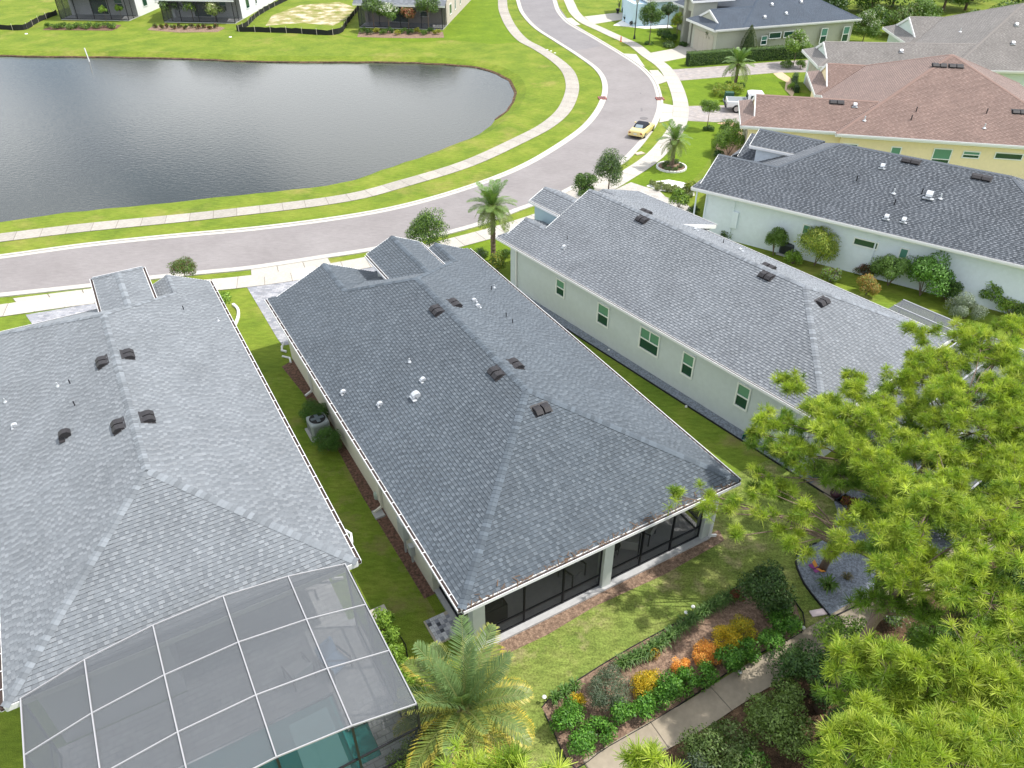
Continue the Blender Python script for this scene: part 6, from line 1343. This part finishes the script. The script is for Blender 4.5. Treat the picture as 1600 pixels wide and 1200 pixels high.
mb = MB(); mb.box(-2.62, -.8, -.78, .78, 1.115, 1.13); mb.build('tonneau_cover', mat('grey_vinyl', (.2, .22, .23), .7), pk)
loft('cab', [(-.76, .86, .94, .45, 1.1, 1.15, .9), (1.3, .86, .94, .45, 1.1, 1.16, .9), (1.5, .86, .94, .45, 1.05, 1.12, .88), (2.5, .82, .9, .45, .98, 1.06, .8), (2.75, .74, .82, .5, .85, .95, .7)], M_wp, pk, .03)
loft('roof', [(-.72, .78, .8, 1.14, 1.3, 1.84, .64), (-.3, .8, .82, 1.14, 1.4, 1.9, .68), (.7, .8, .82, 1.14, 1.4, 1.88, .68), (1.35, .8, .82, 1.13, 1.14, 1.18, .7)], M_wp, pk, .04)
for s in (-1, 1):
    MB().hexa([(-.5, s*.79, 1.25), (.15, s*.79, 1.25), (.15, s*.83, 1.25), (-.5, s*.83, 1.25), (-.45, s*.71, 1.7), (.1, s*.71, 1.7), (.1, s*.77, 1.7), (-.45, s*.77, 1.7)]).build('side_window', M_carg, pk)
    MB().hexa([(.22, s*.79, 1.25), (1.0, s*.79, 1.25), (1.0, s*.83, 1.25), (.22, s*.83, 1.25), (.22, s*.71, 1.7), (.7, s*.71, 1.7), (.7, s*.77, 1.7), (.22, s*.77, 1.7)]).build('side_window', M_carg, pk)
    for x in (-1.7, 1.85): wheel(pk, x, s*.84, .40, s)
    MB().box(-2.72, -2.62, s*.82-.08, s*.82+.08, .75, 1.0).build('tail_light', M_red, pk); MB().box(.95, 1.1, s*1.05-.1, s*1.05+.1, 1.15, 1.35).build('mirror', M_black, pk, bevel=.03)
MB().hexa([(-.79, -.6, 1.25), (-.79, .6, 1.25), (-.72, .6, 1.25), (-.72, -.6, 1.25), (-.75, -.52, 1.7), (-.75, .52, 1.7), (-.68, .52, 1.7), (-.68, -.52, 1.7)]).build('rear_window', M_carg, pk)
MB().box(-2.85, -2.68, -.85, .85, .48, .62).build('bumper', M_black, pk, bevel=.02); MB().box(2.7, 2.85, -.8, .8, .45, .65).build('bumper', M_chr, pk, bevel=.03)

# ------------------------------------------------------------------ small things
def ac(label, px, py, col, dark, rz=.5, s=.42, h=.8, loc=None):
    p = at(px, py) if loc is None else loc; t = thing('air_conditioner', label, 'air conditioner', p, rz)
    MB().box(-s-.1, s+.1, -s-.1, s+.1, 0, .08).build('pad', M_slab, t)
    MB().box(-s, s, -s, s, .08, h).build('cabinet', mat('ac_'+label[:5], col, .5), t, bevel=.09)
    mb = MB()
    for k in range(9): z = .18+k*(h-.3)/9; mb.box(-s-.008, s+.008, -s+.1, s-.1, z, z+.025); mb.box(-s+.1, s-.1, -s-.008, s+.008, z, z+.025)
    mb.build('louvres', dark, t)
    MB().lathe([(s*.82, 0), (s*.86, .03), (s*.8, .04)], (0, 0, h-.01), 24).build('fan_grille', M_black, t)
    mb = MB()
    for k in range(4): a = k*math.pi/2; mb.beam((0, 0, h+.04), (s*.68*math.cos(a), s*.68*math.sin(a), h+.04), .16, .012)
    mb.lathe([(.09, 0), (.09, .02)], (0, 0, h+.04), 12); mb.build('fan', mat('ac_fan', (.12, .15, .17), .4), t)
    return t
ac('white air conditioner between two clipped shrubs at the middle house', 500, 676, (.33, .37, .38), mat('ac_louvre', (.2, .22, .23), .6), F2[2])
ac('dark air conditioner against the ice blue wall', 1229, 396, (.06, .07, .08), M_black, F4[2])
# pipes and stones at the left wall of the middle house
t = thing('drain_extension', 'white corrugated drain elbow at the front left corner of the middle house', 'drain pipe', at(441, 545), 0)
MB().tube([(.12, .15, .3), (.0, .02, .12), (.05, -.25, .07), (.3, -.35, .07)], .06, 8).build('pipe', M_alum, t)
MB().tube([(.2, -.75, .05), (.6, -.9, .05), (.75, -1.3, .05)], .05, 8).build('pipe', M_alum, t)
t = thing('splash_block', 'grey splash block under the middle house downspout', 'splash block', hp(F2, .2, 7.75), F2[2]); MB().box(-.25, .15, -.2, .25, 0, .06).box(-.25, .15, -.2, -.15, .06, .1).box(-.25, .15, .2, .25, .06, .1).build('block', M_slab, t)
t = thing('meter_bucket', 'pale pump canister in the mulch by the meter boxes', 'canister', at(590, 778), 0); MB().lathe([(.14, 0), (.15, .25), (.1, .33)], n=12).build('body', mat('pale_green', (.4, .48, .42), .5), t)
for i in range(26):
    px = 560+i*5.1; py = 705+i*8.4
    if py > 930: break
    o = MB().lathe([(.05, 0), (.07, .03), (.03, .07)], n=6).build('stone', M_wstone, None, loc=at(px+jr.uniform(-3, 3), py+jr.uniform(-4, 4), .0)); o.scale = (jr.uniform(.3, .6),)*3; tag(o, 'small pale stone in the mulch strip along the cream wall', 'stone', 'pale stones in the mulch strip')
def garden_light(label, px, py, group=None):
    t = thing('garden_light', label, 'garden light', at(px, py), group=group); MB().tube([(0, 0, 0), (0, 0, .28)], .012, 6).build('stake', M_dark, t); MB().lathe([(.05, .28), (.07, .33), (.02, .37)], n=10).build('lamp_head', M_white, t)
garden_light('garden spotlight at the lower left corner of the bed edging', 850, 1098); garden_light('garden spotlight on the lawn edge of the planting bed', 1081, 957); garden_light('second garden spotlight on the lawn edge just left of the other', 1070, 966); garden_light('garden spotlight at the right end of the bed', 1252, 990); garden_light('garden spotlight beside the path half way along the bed', 1154, 1059)
t = thing('stepping_stone', 'pinkish white stepping stone on the lawn near the gravel bed', 'stepping stone', at(1278, 958), .2); MB().box(-.28, .28, -.13, .13, 0, .05).build('stone', mat('pink_white', (.75, .62, .62), .8), t, bevel=.02)
t = thing('butterfly_ornament', 'orange and purple metal butterfly on the gravel bed', 'ornament', at(1274, 888, .12), .4)
mo, mp_ = mat('orange_metal', (.7, .3, .06), .5), mat('purple_metal', (.25, .05, .2), .5)
for s, m_ in ((-1, mo), (1, mo)):
    MB().hexa([(0, s*.02, 0), (.16, s*.06, 0), (.20, s*.3, .06), (.04, s*.24, .05), (0, s*.02, .012), (.16, s*.06, .012), (.20, s*.3, .072), (.04, s*.24, .062)]).build('wing', m_, t)
    MB().hexa([(-.02, s*.02, 0), (-.14, s*.05, 0), (-.18, s*.2, .05), (.0, s*.2, .05), (-.02, s*.02, .012), (-.14, s*.05, .012), (-.18, s*.2, .062), (.0, s*.2, .062)]).build('wing', mp_, t)
MB().tube([(-.12, 0, .02), (.14, 0, .02)], .02, 6).build('body', mp_, t); MB().tube([(0, 0, -.12), (0, 0, 0)], .01, 5).build('stake', M_dark, t)
t = thing('bird_statue', 'white heron statue on a dark post at the edge of the gravel bed', 'statue', at(1345, 948))
MB().tube([(0, 0, 0), (0, 0, .4)], .035, 8).build('post', mat('red_brown_post', (.12, .05, .04), .7), t)
MB().lathe([(.01, .40), (.09, .47), (.12, .55), (.07, .66), (.03, .74), (.03, .84), (.05, .88), (.01, .92)], n=10).build('body', M_white, t, smooth=True); MB().tube([(.02, 0, .89), (.16, 0, .86)], [.02, .004], 6).build('beak', mo, t)
t = thing('plant_pot', 'dark glazed pot on the pale concrete pad', 'pot', at(1304, 776, .07)); MB().lathe([(.12, 0), (.2, .12), (.22, .24), (.18, .3), (.15, .3)], n=16).build('body', M_pot, t, smooth=True); MB().lathe([(.13, 0), (.15, .012)], (0, 0, .28), 12).build('soil', M_soil, t)
t = thing('hose_reel', 'teal hose reel on the gravel against the sage wall', 'hose reel', hp(F3, .3, 3.3), F3[2]+.3); m_ = mat('teal_plastic', (.0, .12, .11), .5); MB().lathe([(.2, -.12), (.2, -.1), (.13, -.1), (.13, .1), (.2, .1), (.2, .12)], n=14).build('reel', m_, t, rot=(math.pi/2, 0, 0), loc=(0, 0, .25)); MB().box(-.22, .22, -.16, -.13, 0, .3).box(-.22, .22, .13, .16, 0, .3).build('frame', m_, t)
for k, (px, py) in enumerate(((951, 548), (1072, 636))): tag(MB().lathe([(.06, 0), (.05, .08)], n=8).build('solar_light', M_white, None, loc=at(px, py)), 'small white solar light in the gravel strip by the sage wall, '+('farther one' if not k else 'nearer one'), 'light')
t = thing('trellis_pole', 'dark pole lamp standing before the ice blue wall', 'pole', at(1133, 371)); MB().tube([(0, 0, 0), (0, 0, 1.9)], .025, 8).build('pole', M_dark, t); MB().lathe([(.04, 1.85), (.10, 1.95), (.10, 2.08), (.03, 2.14)], n=10).build('lantern', M_dark, t)
t = thing('transformer_box', 'green utility transformer box in front of yellow green shrubs', 'utility box', at(1138, 158), -.1); MB().box(-.48, .48, -.4, .4, 0, .12).build('pad', M_slab, t); MB().hexa([(-.42, -.36, .12), (.42, -.36, .12), (.42, .36, .12), (-.42, .36, .12), (-.40, -.30, .85), (.40, -.30, .85), (.40, .34, .85), (-.40, .34, .85)]).build('cabinet', mat('utility_green', (.03, .085, .06), .5), t, bevel=.02)
MB().hexa([(-.38, -.335, .5), (.38, -.335, .5), (.38, -.30, .5), (-.38, -.30, .5), (-.38, -.325, .62), (.38, -.325, .62), (.38, -.29, .62), (-.38, -.29, .62)]).build('hatch', mat('utility_green'), t)
t = thing('street_lamp', 'black street lamp beside the pavement near the top', 'street lamp', at(991, 61)); MB().lathe([(.16, 0), (.12, .3), (.06, .5), (.05, 3.9)], n=10).build('post', M_dark, t); MB().lathe([(.08, 3.9), (.2, 4.15), (.24, 4.45), (.08, 4.6), (.02, 4.75)], n=10).build('lantern', mat('lamp_glass', (.5, .52, .5), .2), t); MB().lathe([(.26, 4.45), (.08, 4.66), (.02, 4.8)], n=10).build('cap', M_dark, t)
t = thing('marker_post', 'small orange marker post on the grass strip by the pavement', 'marker', at(970, 65)); MB().lathe([(.08, 0), (.07, .55), (.04, .62)], n=10).build('post', mat('orange_plastic', (.6, .16, .05), .5), t); MB().box(-.14, .14, -.14, .14, 0, .05).build('base', mat('orange_plastic'), t)
for k, (px, py) in enumerate(((855, 78), (861, 80), (867, 83))): tag(MB().lathe([(.13, 0), (.13, .04)], n=10).build('sprinkler_box', M_white, None, loc=at(px, py)), 'small white utility cap on the grass beside the pond side pavement, '+('left', 'middle', 'right')[k]+' of three', 'utility box')
t = thing('utility_cover', 'tan rectangular meter lid in the grass strip near the yellow car', 'utility lid', at(999, 240), .5); MB().box(-.42, .42, -.28, .28, 0, .04).build('frame', M_path, t); MB().box(-.34, .34, -.2, .2, .04, .055).build('lid', mat('tan_lid', (.55, .45, .33), .8), t)
mh = thing('manhole', 'dark round manhole cover in the road behind the yellow car', 'manhole', at(1006, 185)); MB().lathe([(.36, .004), (.36, .014)], n=24).build('rim', mat('iron_rim', (.12, .11, .11), .8), mh); MB().lathe([(.3, .014), (.3, .018)], n=24).build('cover', mat('iron', (.16, .15, .15), .8), mh)
sheet('asphalt_patch', W2([(1001, 169), (1004, 169), (1004, 174), (1001, 174)]), .010, mat('dark_patch', (.17, .16, .16), .9)); sheet('asphalt_patch', W2([(1000, 145), (1002, 145), (1002, 147), (1000, 147)]), .010, mat('dark_patch'))
t = thing('pond_gauge', 'white PVC pipe leaning at the far edge of the pond', 'pipe', at(140, 97, -.5)); MB().tube([(0, 0, 0), (-.15, .1, 1.5)], .06, 8).build('pipe', M_white, t)
tag(MB().lathe([(.2, 0), (.16, .06)], n=8).build('sprinkler_box', M_white, None, loc=at(41, 53)), 'white cap in the grass near the left silt fence', 'utility box'); tag(MB().lathe([(.2, 0), (.16, .06)], n=8).build('sprinkler_box', M_white, None, loc=at(360, 58)), 'white cap in the grass near the right silt fence corner', 'utility box')
def silt(label, pts, posts):
    P = resample(smooth(W2(pts), .6), .7); t = thing('silt_fence', label, 'fence', (P[0].x, P[0].y, 0)); o = P[0]; mb = MB(); hh = [.62+jr.uniform(-.08, .08) for _ in P]; off = [Vector((jr.uniform(-.06, .06), jr.uniform(-.06, .06))) for _ in P]
    for i in range(len(P)-1):
        a, b = P[i]-o+off[i], P[i+1]-o+off[i+1]; d = (b-a).normalized(); n_ = Vector((d.y, -d.x))*.008
        mb.hexa([(a.x-n_.x, a.y-n_.y, 0), (b.x-n_.x, b.y-n_.y, 0), (b.x+n_.x, b.y+n_.y, 0), (a.x+n_.x, a.y+n_.y, 0), (a.x-n_.x, a.y-n_.y, hh[i]), (b.x-n_.x, b.y-n_.y, hh[i+1]), (b.x+n_.x, b.y+n_.y, hh[i+1]), (a.x+n_.x, a.y+n_.y, hh[i])])
    mb.build('fabric', mat('silt_fabric', (.02, .022, .02), .9), t)
    for i in range(1, len(P), 3): p = P[i]-o; MB().box(p.x-.025, p.x+.025, p.y-.09, p.y-.04, 0, .8).build('stake', mat('stake_wood', (.5, .45, .38), .9), t)
silt('black silt fence at the top left before the grey porch', [(-60, 46), (0, 46), (38, 47), (60, 35), (92, 22)], 4)
silt('black silt fence bordering the bare sandy lot', [(450, 0), (420, 15), (400, 28), (386, 42), (370, 49), (400, 50), (460, 52), (526, 54), (545, 35), (562, 13)], 8)
t = thing('edging_stones', 'curved white landscape border by the pewter house front corner', 'edging', at(371, 492)); me = MB().box(-.12, .12, -.07, .07, 0, .12).mesh('stone'); me.materials.append(M_wstone); P = resample(smooth(W2([(366, 478), (372, 484), (373, 494), (370, 504), (366, 512)]), .2), .22); o0 = Vector(at(371, 492)[:2])
for i, p in enumerate(P): o = bpy.data.objects.new('edging_stone', me); COL.objects.link(o); o.parent = t; q = p-o0; o.location = (q.x, q.y, 0); d = P[min(i+1, len(P)-1)]-P[max(0, i-1)]; o.rotation_euler = (0, 0, math.atan2(d.y, d.x))
t = thing('garden_hose', 'black hose lying at the foot of the pool cage wall', 'hose', at(560, 930)); P = [Vector(at(x, y, .03))-Vector(at(560, 930)) for x, y in ((548, 893), (558, 915), (572, 943), (580, 955), (600, 975), (620, 985), (634, 1008), (637, 1030))]; MB().tube(P, .018, 6).build('hose', M_black, t, smooth=True)
t = thing('equipment_pad', 'white slab at the side of the pool cage', 'slab', at(590, 962), F1[2]); MB().box(-.35, .35, -.25, .25, 0, .12).build('slab', M_conc, t)
for k, o in enumerate([o for o in COL.objects if o.get('label', '').startswith('dark broadleaf')]): pass
